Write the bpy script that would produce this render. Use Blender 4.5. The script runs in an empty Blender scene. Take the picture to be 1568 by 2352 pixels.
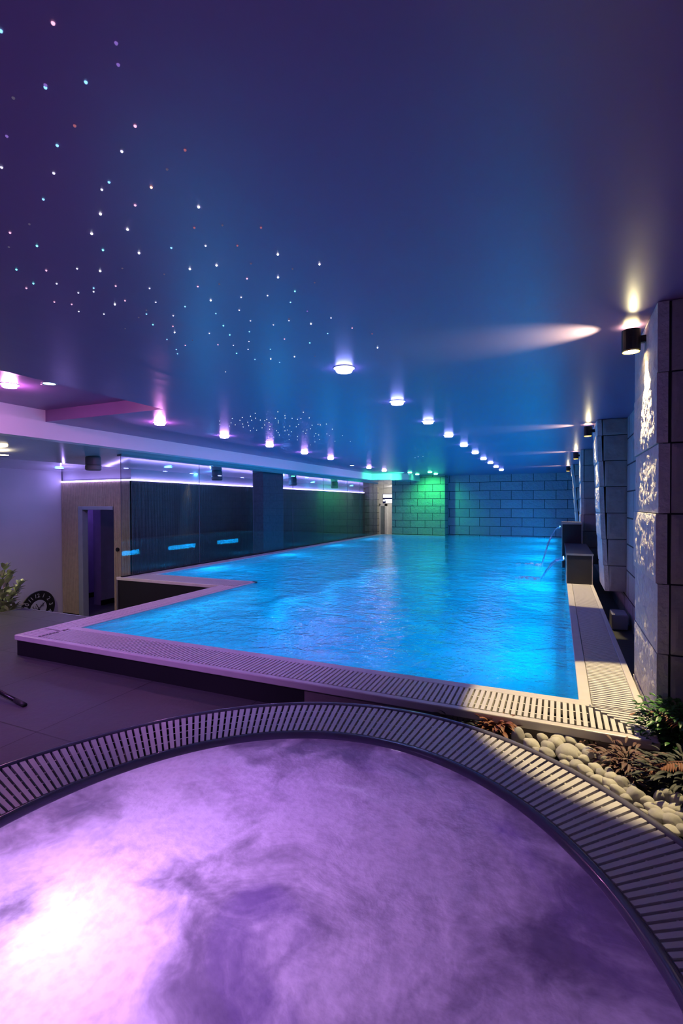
import bpy, bmesh, math, random
from mathutils import Vector, Matrix, noise
random.seed(7)
PI = math.pi
S = bpy.context.scene
COL = S.collection

# ------------------------------------------------------------------ camera
YAW, PITCH, ROLL, FPX = 0.4193, 0.01622, -0.0025, 1118.0
def cam_axes():
    cy, sy, cp, sp = math.cos(YAW), math.sin(YAW), math.cos(PITCH), math.sin(PITCH)
    F = Vector((-sy*cp, cy*cp, -sp)); r = Vector((cy, sy, 0)); u = r.cross(F)
    cr, sr = math.cos(ROLL), math.sin(ROLL)
    return F, r*cr + u*sr, -r*sr + u*cr
CF, CR, CU = cam_axes()
cd = bpy.data.cameras.new('camera'); cam = bpy.data.objects.new('camera', cd); COL.objects.link(cam)
cam.matrix_world = Matrix(((CR.x, CU.x, -CF.x, 0), (CR.y, CU.y, -CF.y, 0), (CR.z, CU.z, -CF.z, 0), (0, 0, 0, 1)))
cd.sensor_fit = 'VERTICAL'; cd.sensor_height = 36; cd.lens = FPX/2352*36
cd.clip_start = 0.02
cd.dof.use_dof = True; cd.dof.focus_distance = 7.0; cd.dof.aperture_fstop = 4.5
S.camera = cam
def at(x, y, z=None, Y=None, X=None):
    """world point seen at a pixel of the 1568x2352 frame, on one known plane"""
    d = CF*FPX + CR*(x-784) - CU*(y-1176)
    t = z/d.z if z is not None else (Y/d.y if Y is not None else X/d.x)
    return d*t

# ------------------------------------------------------------------ world, exposure, big lights
w = bpy.data.worlds.new('world'); S.world = w; w.use_nodes = True
w.node_tree.nodes['Background'].inputs[0].default_value = (.10, .09, .25, 1)
w.node_tree.nodes['Background'].inputs[1].default_value = .05
S.view_settings.view_transform = 'Standard'; S.view_settings.look = 'None'
S.view_settings.gamma = 1; S.view_settings.use_curve_mapping = False
S.view_settings.exposure = 0.0

WATER = -1.5; RIM = -1.485; FLOOR = -1.72; LOW = -2.88; CEIL = 1.34
def light(kind, name, loc, color, power, aim=None, **k):
    l = bpy.data.lights.new(name, kind); l.color = color; l.energy = power
    for a, b in k.items(): setattr(l, a, b)
    o = bpy.data.objects.new(name, l); COL.objects.link(o); o.location = loc
    if aim is not None:
        o.rotation_euler = Vector(aim).to_track_quat('-Z', 'Y').to_euler()
    return o
POOLC = (.0, .46, 1.0)
K_POOL = 42
for i, (x, y) in enumerate([(.0, 5.6), (.0, 9.2), (.0, 11.6), (.0, 14.5), (.0, 18.0), (.0, 21.5)]):
    light('AREA', 'pool_lamp_light', (x, y, -2.0), POOLC, K_POOL*(.5 if y < 6 else 1.4 if y < 13 else 2.0), (-1, 0, .0), shape='RECTANGLE', size=1.8, size_y=.2)
for i, (x, y) in enumerate([(-7.7, 9.2), (-7.7, 12.5), (-7.7, 16.0), (-7.7, 19.5)]):
    light('AREA', 'pool_lamp_light', (x, y, -2.0), POOLC, K_POOL*1.2, (1, 0, .0), shape='DISK', size=.3)
light('AREA', 'pool_lamp_light', (-5.15, 5.8, -1.95), (.0, .55, 1), K_POOL*.65, (1, 0, .0), shape='RECTANGLE', size=2.6, size_y=.2)
# spa lamps below the foam
light('POINT', 'spa_lamp_light', (-1.55, 1.12, -2.12), (.72, .38, 1), 50, shadow_soft_size=.08)
light('POINT', 'spa_lamp_light', (-1.70, 1.17, -1.67), (.9, .7, 1), 2.2, shadow_soft_size=.05)
light('POINT', 'spa_lamp_light', (-1.4, 2.1, -2.1), (.5, .18, 1), 5.5, shadow_soft_size=.2)
# unseen violet fill added behind the camera, then two downlights
light('AREA', 'violet_fill', (-4.2, -1.0, 1.2), (.55, .32, 1), 3, (0, .6, -1), shape='DISK', size=1.2)
light('SPOT', 'violet_downlight', (-4.6, .6, 1.28), (.62, .24, 1), 420, (.05, 1.25, -1), spot_size=math.radians(86), spot_blend=.8, shadow_soft_size=.06)
light('SPOT', 'terrace_light', (-9.2, 4.6, .8), (1, .9, .55), 150, (.15, .35, -1), spot_size=2.4, spot_blend=.8, shadow_soft_size=.05)

# ------------------------------------------------------------------ materials
def mat(name): 
    m = bpy.data.materials.new(name); m.use_nodes = True
    nt = m.node_tree; nt.nodes.clear()
    out = nt.nodes.new('ShaderNodeOutputMaterial')
    return m, nt, out
def N(nt, t, **k):
    n = nt.nodes.new(t)
    for a, b in k.items():
        if a in n.inputs.keys() if isinstance(a, str) else False: n.inputs[a].default_value = b
        else: setattr(n, a, b)
    return n
def setin(n, **k):
    for a, b in k.items(): n.inputs[a.replace('_', ' ')].default_value = b
def plain(name, col, rough=.5, metal=0, spec=.5, nscale=0, namt=.15, bump=0, bscale=None, coat=0):
    m, nt, out = mat(name)
    p = nt.nodes.new('ShaderNodeBsdfPrincipled')
    p.inputs['Roughness'].default_value = rough; p.inputs['Metallic'].default_value = metal
    p.inputs['Specular IOR Level'].default_value = spec; p.inputs['Coat Weight'].default_value = coat
    tc = nt.nodes.new('ShaderNodeTexCoord')
    nz = nt.nodes.new('ShaderNodeTexNoise'); nz.inputs['Scale'].default_value = nscale or 6; nz.inputs['Detail'].default_value = 6
    nt.links.new(tc.outputs['Object'], nz.inputs['Vector'])
    mx = nt.nodes.new('ShaderNodeMix'); mx.data_type = 'RGBA'
    mx.inputs[6].default_value = (*[c*(1-namt) for c in col], 1); mx.inputs[7].default_value = (*[min(1, c*(1+namt)) for c in col], 1)
    nt.links.new(nz.outputs['Fac'], mx.inputs[0]); nt.links.new(mx.outputs[2], p.inputs['Base Color'])
    if bump:
        n2 = nt.nodes.new('ShaderNodeTexNoise'); n2.inputs['Scale'].default_value = bscale or 20; n2.inputs['Detail'].default_value = 8
        nt.links.new(tc.outputs['Object'], n2.inputs['Vector'])
        b = nt.nodes.new('ShaderNodeBump'); b.inputs['Strength'].default_value = 1; b.inputs['Distance'].default_value = bump
        nt.links.new(n2.outputs['Fac'], b.inputs['Height']); nt.links.new(b.outputs[0], p.inputs['Normal'])
    nt.links.new(p.outputs[0], out.inputs[0])
    return m
def emis(name, col, k):
    m, nt, out = mat(name)
    e = nt.nodes.new('ShaderNodeEmission'); e.inputs[0].default_value = (*col, 1); e.inputs[1].default_value = k
    nt.links.new(e.outputs[0], out.inputs[0]); return m
def brick(name, c1, c2, mortar, bw, bh, axis='X', off=0, zoff=0, rough=.75, msize=.012, bump=.03, split=.012, bsc=9):
    m, nt, out = mat(name)
    p = nt.nodes.new('ShaderNodeBsdfPrincipled'); p.inputs['Roughness'].default_value = rough; p.inputs['Specular IOR Level'].default_value = .3
    tc = nt.nodes.new('ShaderNodeTexCoord'); sp = nt.nodes.new('ShaderNodeSeparateXYZ'); cb = nt.nodes.new('ShaderNodeCombineXYZ')
    nt.links.new(tc.outputs['Object'], sp.inputs[0]); nt.links.new(sp.outputs[axis], cb.inputs['X']); nt.links.new(sp.outputs['Z'], cb.inputs['Y'])
    ad = nt.nodes.new('ShaderNodeVectorMath'); ad.operation = 'ADD'; ad.inputs[1].default_value = (off, zoff, 0)
    nt.links.new(cb.outputs[0], ad.inputs[0])
    bt = nt.nodes.new('ShaderNodeTexBrick'); bt.inputs['Scale'].default_value = 1; bt.inputs['Brick Width'].default_value = bw
    bt.inputs['Row Height'].default_value = bh; bt.inputs['Mortar Size'].default_value = msize; bt.inputs['Mortar Smooth'].default_value = .1
    bt.inputs['Color1'].default_value = (*c1, 1); bt.inputs['Color2'].default_value = (*c2, 1); bt.inputs['Mortar'].default_value = (*mortar, 1)
    bt.offset = .5; nt.links.new(ad.outputs[0], bt.inputs['Vector'])
    nz = nt.nodes.new('ShaderNodeTexNoise'); nz.inputs['Scale'].default_value = bsc; nz.inputs['Detail'].default_value = 10; nz.inputs['Roughness'].default_value = .65
    nt.links.new(tc.outputs['Object'], nz.inputs['Vector'])
    mul = nt.nodes.new('ShaderNodeMix'); mul.data_type = 'RGBA'; mul.blend_type = 'MULTIPLY'; mul.inputs[0].default_value = .35
    nt.links.new(bt.outputs['Color'], mul.inputs[6]); nt.links.new(nz.outputs['Color'], mul.inputs[7])
    nt.links.new(mul.outputs[2], p.inputs['Base Color'])
    b = nt.nodes.new('ShaderNodeBump'); b.inputs['Distance'].default_value = bump; b.invert = True
    nt.links.new(bt.outputs['Fac'], b.inputs['Height'])
    b2 = nt.nodes.new('ShaderNodeBump'); b2.inputs['Distance'].default_value = split*3
    nt.links.new(nz.outputs['Fac'], b2.inputs['Height']); nt.links.new(b.outputs[0], b2.inputs['Normal'])
    nt.links.new(b2.outputs[0], p.inputs['Normal']); nt.links.new(p.outputs[0], out.inputs[0])
    return m

def schlick(nt, f0, nrm=None):
    """angle dependent reflectance, the same from both sides of a sheet"""
    lw = nt.nodes.new('ShaderNodeLayerWeight'); lw.inputs[0].default_value = .5
    if nrm is not None: nt.links.new(nrm, lw.inputs['Normal'])
    p_ = nt.nodes.new('ShaderNodeMath'); p_.operation = 'POWER'; p_.inputs[1].default_value = 5
    nt.links.new(lw.outputs['Facing'], p_.inputs[0])
    m_ = nt.nodes.new('ShaderNodeMath'); m_.operation = 'MULTIPLY_ADD'; m_.inputs[1].default_value = 1-f0; m_.inputs[2].default_value = f0
    nt.links.new(p_.outputs[0], m_.inputs[0]); m_.use_clamp = True
    return m_
M = {}
# satin stretch ceiling
def ceiling_mat(name, col, r):
    m, nt, out = mat(name)
    p = nt.nodes.new('ShaderNodeBsdfPrincipled'); p.inputs['Base Color'].default_value = (*col, 1)
    p.inputs['Roughness'].default_value = r; p.inputs['Specular IOR Level'].default_value = .6
    tc = nt.nodes.new('ShaderNodeTexCoord'); nz = nt.nodes.new('ShaderNodeTexNoise'); nz.inputs['Scale'].default_value = 2.2; nz.inputs['Detail'].default_value = 5
    mp = nt.nodes.new('ShaderNodeMapping'); mp.inputs['Scale'].default_value = (1, .35, 1)
    nt.links.new(tc.outputs['Object'], mp.inputs[0]); nt.links.new(mp.outputs[0], nz.inputs['Vector'])
    b = nt.nodes.new('ShaderNodeBump'); b.inputs['Distance'].default_value = .006
    nt.links.new(nz.outputs['Fac'], b.inputs['Height']); nt.links.new(b.outputs[0], p.inputs['Normal'])
    nt.links.new(p.outputs[0], out.inputs[0]); return m
M['ceiling'] = ceiling_mat('satin ceiling', (.21, .125, .28), .36)
M['low_ceiling'] = ceiling_mat('gloss ceiling', (.5, .5, .55), .12)
M['paint'] = plain('pale wall paint', (.62, .60, .64), .7, nscale=3, namt=.04)
M['fascia'] = plain('white plaster', (.75, .73, .75), .6, nscale=3, namt=.03)
M['blue_wall'] = brick('split stone back wall', (.42, .42, .52), (.35, .35, .45), (.05, .05, .07), .93, .41, 'X', .1, .225, bsc=7, split=.03)
M['green_wall'] = brick('split stone side block', (.50, .48, .38), (.44, .42, .34), (.06, .06, .07), .72, .34, 'X', 0, .10, bsc=9, split=.03)
M['recess_wall'] = brick('split stone recess wall', (.46, .44, .46), (.40, .39, .42), (.05, .05, .06), .95, .41, 'Y', 0, .225)
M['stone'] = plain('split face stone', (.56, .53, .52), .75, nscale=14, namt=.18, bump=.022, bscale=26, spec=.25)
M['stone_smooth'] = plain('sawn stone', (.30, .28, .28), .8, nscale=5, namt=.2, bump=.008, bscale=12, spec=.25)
M['coping'] = plain('light marble coping', (.62, .58, .56), .35, nscale=6, namt=.14)
M['grate'] = plain('white plastic grating', (.66, .63, .60), .38, nscale=30, namt=.06)
M['dark'] = plain('black gutter', (.02, .02, .025), .6)
M['plinth'] = plain('black tile', (.010, .010, .013), .45, nscale=3, namt=.3)
M['bedwall'] = plain('grey render', (.20, .17, .16), .8, nscale=8, namt=.3, bump=.004)
M['soil'] = plain('dark soil', (.03, .025, .02), .95, nscale=30, namt=.5, bump=.02)
M['metal'] = plain('brushed trim', (.6, .58, .56), .3, metal=1)
M['black_metal'] = plain('black metal', (.02, .02, .022), .35, metal=.6)
M['steel'] = plain('grey door frame', (.34, .38, .42), .4)
M['wood'] = plain('oak slat', (.62, .50, .34), .55, nscale=9, namt=.25)
M['felt'] = plain('black felt', (.012, .012, .014), .9)
M['darkwood'] = plain('dark slat', (.16, .14, .14), .5, nscale=9, namt=.25)
M['column'] = plain('dark tiled column', (.10, .10, .13), .5, nscale=14, namt=.5, bump=.004, bscale=60)
M['speaker'] = plain('grey speaker shell', (.12, .11, .13), .5)
M['basin'] = plain('pale pool tile', (.72, .78, .80), .5, nscale=1.2, namt=.08)
M['spa_shell'] = plain('grey acrylic shell', (.15, .14, .18), .18, coat=.5)
M['trim_white'] = plain('white trim', (.8, .8, .8), .4)
M['rubber'] = plain('black rubber', (.015, .015, .015), .6)

def tile_floor():
    m = brick('large grey floor tile', (.085, .085, .09), (.075, .073, .078), (.03, .03, .03), 1.2, 1.2, 'X')
    nt = m.node_tree
    sp = [n for n in nt.nodes if n.type == 'SEPXYZ'][0]; cb = [n for n in nt.nodes if n.type == 'COMBXYZ'][0]
    for l in list(cb.inputs['Y'].links): nt.links.remove(l)
    nt.links.new(sp.outputs['Y'], cb.inputs['Y'])
    bt = [n for n in nt.nodes if n.type == 'TEX_BRICK'][0]; bt.inputs['Mortar Size'].default_value = .006; bt.offset = 0
    for b in [n for n in nt.nodes if n.type == 'BUMP']: b.inputs['Distance'].default_value = .004
    nt.nodes['Principled BSDF'].inputs['Roughness'].default_value = .45
    return m
M['tile'] = tile_floor()

def water_mat():
    m, nt, out = mat('pool water')
    tc = nt.nodes.new('ShaderNodeTexCoord')
    n1 = nt.nodes.new('ShaderNodeTexNoise'); n1.inputs['Scale'].default_value = 2.6; n1.inputs['Detail'].default_value = 5; n1.inputs['Distortion'].default_value = .6
    n2 = nt.nodes.new('ShaderNodeTexNoise'); n2.inputs['Scale'].default_value = 15; n2.inputs['Detail'].default_value = 3
    for n in (n1, n2): nt.links.new(tc.outputs['Object'], n.inputs['Vector'])
    b1 = nt.nodes.new('ShaderNodeBump'); b1.inputs['Distance'].default_value = .032
    b2 = nt.nodes.new('ShaderNodeBump'); b2.inputs['Distance'].default_value = .011
    nt.links.new(n1.outputs['Fac'], b1.inputs['Height']); nt.links.new(n2.outputs['Fac'], b2.inputs['Height']); nt.links.new(b1.outputs[0], b2.inputs['Normal'])
    nrm = b2.outputs[0]
    tr = nt.nodes.new('ShaderNodeBsdfTransparent'); tr.inputs[0].default_value = (.04, .85, 1, 1)
    tl = nt.nodes.new('ShaderNodeBsdfTranslucent'); tl.inputs[0].default_value = (.03, .8, 1, 1); nt.links.new(nrm, tl.inputs['Normal'])
    gl = nt.nodes.new('ShaderNodeBsdfGlossy'); gl.inputs['Roughness'].default_value = .04; nt.links.new(nrm, gl.inputs['Normal'])
    fr = schlick(nt, .022, nrm)
    # clouded currents: where the water carries fine bubbles it scatters more light
    n3 = nt.nodes.new('ShaderNodeTexNoise'); n3.inputs['Scale'].default_value = 1.1; n3.inputs['Detail'].default_value = 8; n3.inputs['Distortion'].default_value = 1.6; n3.inputs['Roughness'].default_value = .6
    nt.links.new(tc.outputs['Object'], n3.inputs['Vector'])
    rp = nt.nodes.new('ShaderNodeMapRange'); rp.inputs[1].default_value = .35; rp.inputs[2].default_value = .7; rp.inputs[3].default_value = .22; rp.inputs[4].default_value = .75
    nt.links.new(n3.outputs['Fac'], rp.inputs[0])
    a = nt.nodes.new('ShaderNodeMixShader'); nt.links.new(rp.outputs[0], a.inputs[0]); nt.links.new(tr.outputs[0], a.inputs[1]); nt.links.new(tl.outputs[0], a.inputs[2])
    f = nt.nodes.new('ShaderNodeMixShader'); nt.links.new(fr.outputs[0], f.inputs[0]); nt.links.new(a.outputs[0], f.inputs[1]); nt.links.new(gl.outputs[0], f.inputs[2])
    nt.links.new(f.outputs[0], out.inputs[0]); return m
M['water'] = water_mat()

def foam_mat():
    m, nt, out = mat('foaming water')
    tc = nt.nodes.new('ShaderNodeTexCoord')
    wv = nt.nodes.new('ShaderNodeTexNoise'); wv.inputs['Scale'].default_value = 1.3; wv.inputs['Detail'].default_value = 3
    nt.links.new(tc.outputs['Object'], wv.inputs['Vector'])
    mp = nt.nodes.new('ShaderNodeVectorMath'); mp.operation = 'MULTIPLY_ADD'; mp.inputs[1].default_value = (.9, .9, .9)
    nt.links.new(wv.outputs['Color'], mp.inputs[0]); nt.links.new(tc.outputs['Object'], mp.inputs[2])
    n1 = nt.nodes.new('ShaderNodeTexNoise'); n1.inputs['Scale'].default_value = 1.5; n1.inputs['Detail'].default_value = 9; n1.inputs['Roughness'].default_value = .58
    n2 = nt.nodes.new('ShaderNodeTexNoise'); n2.inputs['Scale'].default_value = 26; n2.inputs['Detail'].default_value = 6
    nt.links.new(mp.outputs[0], n1.inputs['Vector']); nt.links.new(tc.outputs['Object'], n2.inputs['Vector'])
    rp = nt.nodes.new('ShaderNodeMapRange'); rp.inputs[1].default_value = .38; rp.inputs[2].default_value = .60; rp.inputs[3].default_value = .22; rp.inputs[4].default_value = 1
    rp.interpolation_type = 'SMOOTHSTEP'
    nt.links.new(n1.outputs['Fac'], rp.inputs[0])
    r2 = nt.nodes.new('ShaderNodeMapRange'); r2.inputs[1].default_value = .3; r2.inputs[2].default_value = .7; r2.inputs[3].default_value = .85; r2.inputs[4].default_value = 1.1
    nt.links.new(n2.outputs['Fac'], r2.inputs[0])
    mu = nt.nodes.new('ShaderNodeMath'); mu.operation = 'MULTIPLY'; nt.links.new(rp.outputs[0], mu.inputs[0]); nt.links.new(r2.outputs[0], mu.inputs[1]); mu.use_clamp = True
    b = nt.nodes.new('ShaderNodeBump'); b.inputs['Distance'].default_value = .02; nt.links.new(n1.outputs['Fac'], b.inputs['Height'])
    b2 = nt.nodes.new('ShaderNodeBump'); b2.inputs['Distance'].default_value = .004; nt.links.new(n2.outputs['Fac'], b2.inputs['Height']); nt.links.new(b.outputs[0], b2.inputs['Normal'])
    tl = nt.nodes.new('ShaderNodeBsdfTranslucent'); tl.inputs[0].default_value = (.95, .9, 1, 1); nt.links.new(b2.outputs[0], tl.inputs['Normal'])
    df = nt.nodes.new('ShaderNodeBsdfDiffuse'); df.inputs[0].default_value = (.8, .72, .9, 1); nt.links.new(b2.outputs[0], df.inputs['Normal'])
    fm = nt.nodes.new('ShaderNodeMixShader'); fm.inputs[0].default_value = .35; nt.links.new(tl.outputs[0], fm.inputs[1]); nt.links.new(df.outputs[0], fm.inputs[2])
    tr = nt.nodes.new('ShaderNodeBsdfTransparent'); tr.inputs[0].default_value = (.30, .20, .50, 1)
    a = nt.nodes.new('ShaderNodeMixShader'); nt.links.new(mu.outputs[0], a.inputs[0]); nt.links.new(tr.outputs[0], a.inputs[1]); nt.links.new(fm.outputs[0], a.inputs[2])
    gl = nt.nodes.new('ShaderNodeBsdfGlossy'); gl.inputs['Roughness'].default_value = .25; nt.links.new(b2.outputs[0], gl.inputs['Normal'])
    fr = schlick(nt, .012, b2.outputs[0])
    f = nt.nodes.new('ShaderNodeMixShader'); nt.links.new(fr.outputs[0], f.inputs[0]); nt.links.new(a.outputs[0], f.inputs[1]); nt.links.new(gl.outputs[0], f.inputs[2])
    nt.links.new(f.outputs[0], out.inputs[0]); return m
M['foam'] = foam_mat()

def glass_mat(name, tint, ior=1.45, r=.0, tr_=None):
    m, nt, out = mat(name)
    tr = nt.nodes.new('ShaderNodeBsdfTransparent'); tr.inputs[0].default_value = (*tint, 1)
    gl = nt.nodes.new('ShaderNodeBsdfGlossy'); gl.inputs['Roughness'].default_value = r
    fr = schlick(nt, .035)
    f = nt.nodes.new('ShaderNodeMixShader'); nt.links.new(fr.outputs[0], f.inputs[0]); nt.links.new(tr.outputs[0], f.inputs[1]); nt.links.new(gl.outputs[0], f.inputs[2])
    nt.links.new(f.outputs[0], out.inputs[0]); return m
M['glass'] = glass_mat('partition glass', (.80, .86, .88))
def jet_mat():
    m, nt, out = mat('falling water')
    tr = nt.nodes.new('ShaderNodeBsdfTransparent'); tr.inputs[0].default_value = (.75, .85, 1, 1)
    gl = nt.nodes.new('ShaderNodeBsdfGlossy'); gl.inputs['Roughness'].default_value = .08
    tl = nt.nodes.new('ShaderNodeBsdfTranslucent'); tl.inputs[0].default_value = (.5, .8, 1, 1)
    tc = nt.nodes.new('ShaderNodeTexCoord'); mp = nt.nodes.new('ShaderNodeMapping'); mp.inputs['Scale'].default_value = (3, 60, 3)
    nz = nt.nodes.new('ShaderNodeTexNoise'); nz.inputs['Scale'].default_value = 2
    nt.links.new(tc.outputs['Object'], mp.inputs[0]); nt.links.new(mp.outputs[0], nz.inputs['Vector'])
    rp = nt.nodes.new('ShaderNodeMapRange'); rp.inputs[1].default_value = .35; rp.inputs[2].default_value = .6; rp.inputs[3].default_value = .25; rp.inputs[4].default_value = .95
    nt.links.new(nz.outputs['Fac'], rp.inputs[0])
    a = nt.nodes.new('ShaderNodeMixShader'); a.inputs[0].default_value = .5; nt.links.new(gl.outputs[0], a.inputs[1]); nt.links.new(tl.outputs[0], a.inputs[2])
    f = nt.nodes.new('ShaderNodeMixShader'); nt.links.new(rp.outputs[0], f.inputs[0]); nt.links.new(tr.outputs[0], f.inputs[1]); nt.links.new(a.outputs[0], f.inputs[2])
    nt.links.new(f.outputs[0], out.inputs[0]); return m
M['jet'] = jet_mat()

# ------------------------------------------------------------------ mesh builder
class MB:
    def __init__(s): s.v = []; s.f = []
    def box(s, x0, x1, y0, y1, z0, z1):
        b = len(s.v)
        s.v += [(x, y, z) for x in (x0, x1) for y in (y0, y1) for z in (z0, z1)]
        s.f += [tuple(b+i for i in q) for q in ((0, 1, 3, 2), (4, 6, 7, 5), (0, 4, 5, 1), (2, 3, 7, 6), (0, 2, 6, 4), (1, 5, 7, 3))]
        return s
    def prism(s, pts, z0, z1):
        b = len(s.v); n = len(pts)
        s.v += [(p[0], p[1], z0) for p in pts] + [(p[0], p[1], z1) for p in pts]
        s.f += [tuple(range(b, b+n)), tuple(range(b+n, b+2*n))] + [(b+i, b+(i+1) % n, b+n+(i+1) % n, b+n+i) for i in range(n)]
        return s
    def lathe(s, prof, n=32, c=(0, 0), sx=1, sy=1):
        """prof: list of (r, z); closed ends if r = 0"""
        b = len(s.v)
        for r, z in prof:
            for i in range(n):
                a = 2*PI*i/n; s.v.append((c[0]+sx*r*math.cos(a), c[1]+sy*r*math.sin(a), z))
        for j in range(len(prof)-1):
            for i in range(n):
                k = (i+1) % n
                s.f.append((b+j*n+i, b+j*n+k, b+(j+1)*n+k, b+(j+1)*n+i))
        return s
    def cap(s, z, r, n=32, c=(0, 0)):
        b = len(s.v); s.v += [(c[0]+r*math.cos(2*PI*i/n), c[1]+r*math.sin(2*PI*i/n), z) for i in range(n)]
        s.f.append(tuple(range(b, b+n))); return s
    def tube(s, pts, rad, n=8):
        pts = [Vector(p) for p in pts]; b = len(s.v)
        for i, p in enumerate(pts):
            d = (pts[min(i+1, len(pts)-1)] - pts[max(i-1, 0)]).normalized()
            u = d.cross(Vector((0, 0, 1)) if abs(d.z) < .9 else Vector((1, 0, 0))).normalized(); w_ = d.cross(u)
            r = rad[i] if isinstance(rad, (list, tuple)) else rad
            for k in range(n):
                a = 2*PI*k/n; s.v.append(tuple(p + u*r*math.cos(a) + w_*r*math.sin(a)))
        for j in range(len(pts)-1):
            for k in range(n):
                l = (k+1) % n; s.f.append((b+j*n+k, b+j*n+l, b+(j+1)*n+l, b+(j+1)*n+k))
        s.f.append(tuple(range(b, b+n))); s.f.append(tuple(range(b+(len(pts)-1)*n, b+len(pts)*n)))
        return s
    def poly(s, pts): b = len(s.v); s.v += [tuple(p) for p in pts]; s.f.append(tuple(range(b, b+len(pts)))); return s
    def build(s, name, m, parent=None, smooth=False, bevel=0, loc=None, fix=True):
        me = bpy.data.meshes.new(name); me.from_pydata(s.v, [], s.f)
        if fix:
            bm = bmesh.new(); bm.from_mesh(me); bmesh.ops.recalc_face_normals(bm, faces=bm.faces); bm.to_mesh(me); bm.free()
        if smooth:
            for p in me.polygons: p.use_smooth = True
        me.materials.append(m if not isinstance(m, str) else M[m])
        o = bpy.data.objects.new(name, me); COL.objects.link(o)
        if loc: o.location = loc
        if parent: o.parent = parent
        if bevel:
            md = o.modifiers.new('bevel', 'BEVEL'); md.width = bevel; md.segments = 2; md.limit_method = 'ANGLE'
        return o
def tag(o, label=None, cat=None, group=None, kind=None):
    if label: o['label'] = label
    if cat: o['category'] = cat
    if group: o['group'] = group
    if kind: o['kind'] = kind
    return o
def thing(name, label, cat, loc=(0, 0, 0), group=None):
    o = bpy.data.objects.new(name, None); COL.objects.link(o); o.location = loc; o.empty_display_size = .1
    return tag(o, label, cat, group)
def struct(o, label=None, cat=None): return tag(o, label, cat, None, 'structure')
def dup(root, loc, label=None, group=None, rot=None):
    r = root.copy(); COL.objects.link(r); r.location = loc
    if label: r['label'] = label
    if group: r['group'] = group
    if rot is not None: r.rotation_euler = rot
    for ch in list(root.children):
        c = ch.copy(); COL.objects.link(c); c.parent = r
        for g in ch.children:
            d = g.copy(); COL.objects.link(d); d.parent = c
    return r

# ------------------------------------------------------------------ outline of the spa rims
SO = (-.983, .768, 2.044, 2.585, 0); SI = (-.982, 1.207, 1.402, 1.637, .065)
def ell(E, a):
    c_, s_ = math.cos(E[4]), math.sin(E[4]); u, v = E[2]*math.cos(a), E[3]*math.sin(a)
    return Vector((E[0]+u*c_-v*s_, E[1]+u*s_+v*c_, 0))
# both rims are read along rays from one middle so that bars run radially
CM = Vector((-1.02, 1.15, 0))
def rim_pt(E, th):
    lo, hi = 0., 6.
    c_, s_ = math.cos(E[4]), math.sin(E[4])
    for _ in range(40):
        m_ = (lo+hi)/2; p_ = CM+Vector((math.cos(th), math.sin(th), 0))*m_; x, y = p_.x-E[0], p_.y-E[1]
        if ((x*c_+y*s_)/E[2])**2+((-x*s_+y*c_)/E[3])**2 > 1: hi = m_
        else: lo = m_
    return lo

def rim_out(th):
    return min(rim_pt(SO, th), 2.3, 1.86/max(1e-3, math.cos(th)) if math.cos(th) > 0 else 9)

# ------------------------------------------------------------------ structure
XB = -7.56; XL = -11.9; YS = 8.68; X2 = -9.44; GY = 22.6; BY = 23.3; XR = .98; YN = -1.7
c = MB()
c.box(-5.08, 1.3, YN, BY+.3, CEIL, CEIL+.3); c.box(XB, -5.08, 5.25, BY+.3, CEIL, CEIL+.3)
c.box(XB, -5.08, YN, 5.25, 1.525, CEIL+.3)
struct(c.build('ceiling', 'ceiling'), 'dark satin stretch ceiling with star points over the pools', 'ceiling')
c = MB()
c.prism([(XB, YN), (XB, 20.2), (-6.75, 20.4), (-6.75, GY), (-7.0, GY), (-7.0, 20.6), (-7.8, 20.4), (XB-.24, 20.3), (XB-.24, YN)], 1.065, 1.6)
struct(c.build('trim_1', 'fascia'), 'deep plaster fascia between the high and low ceilings', 'fascia')
# lower ceiling, slopes down to the slatted wall and then runs level
c = MB()
for (xa, za, xb, zb) in ((XB-.24, 1.065, X2, .868), (X2, .868, -13.5, .868)):
    b = len(c.v)
    c.v += [(xa, YN, za), (xa, 27.4, za), (xb, 27.4, zb), (xb, YN, zb), (xa, YN, 1.6), (xa, 27.4, 1.6), (xb, 27.4, 1.6), (xb, YN, 1.6)]
    c.f += [tuple(b+i for i in q) for q in ((0, 1, 2, 3), (7, 6, 5, 4), (0, 4, 5, 1), (1, 5, 6, 2), (2, 6, 7, 3), (3, 7, 4, 0))]
c.box(-7.8, -6.0, 20.7, 27.4, 1.064, 1.6)
struct(c.build('ceiling', 'low_ceiling'), 'lower glossy ceiling over the slatted corridor', 'ceiling')
struct(MB().box(XL-.2, XL, YN, YS, LOW, .9).build('wall_left', 'paint'), 'plain pale wall left of the slatted door wall', 'wall')
struct(MB().box(XL-.2, 1.5, YN-.2, YN, LOW, 1.6).build('wall_near', 'paint'), 'plain wall behind the viewpoint', 'wall')
struct(MB().box(-4.82, 1.3, BY, BY+.2, -3, CEIL).build('wall_far', 'blue_wall'), 'blue lit stone block wall at the far pool end', 'wall')
struct(MB().box(-7.39, -4.82, GY, BY+.2, -3, CEIL).build('wall_far', 'green_wall'), 'green lit stone block wall at the far left pool end', 'wall')
struct(MB().box(XR, XR+.2, YN, BY, -2.2, CEIL).build('wall_right', 'recess_wall'), 'stone block wall recessed behind the pillars', 'wall')
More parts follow.
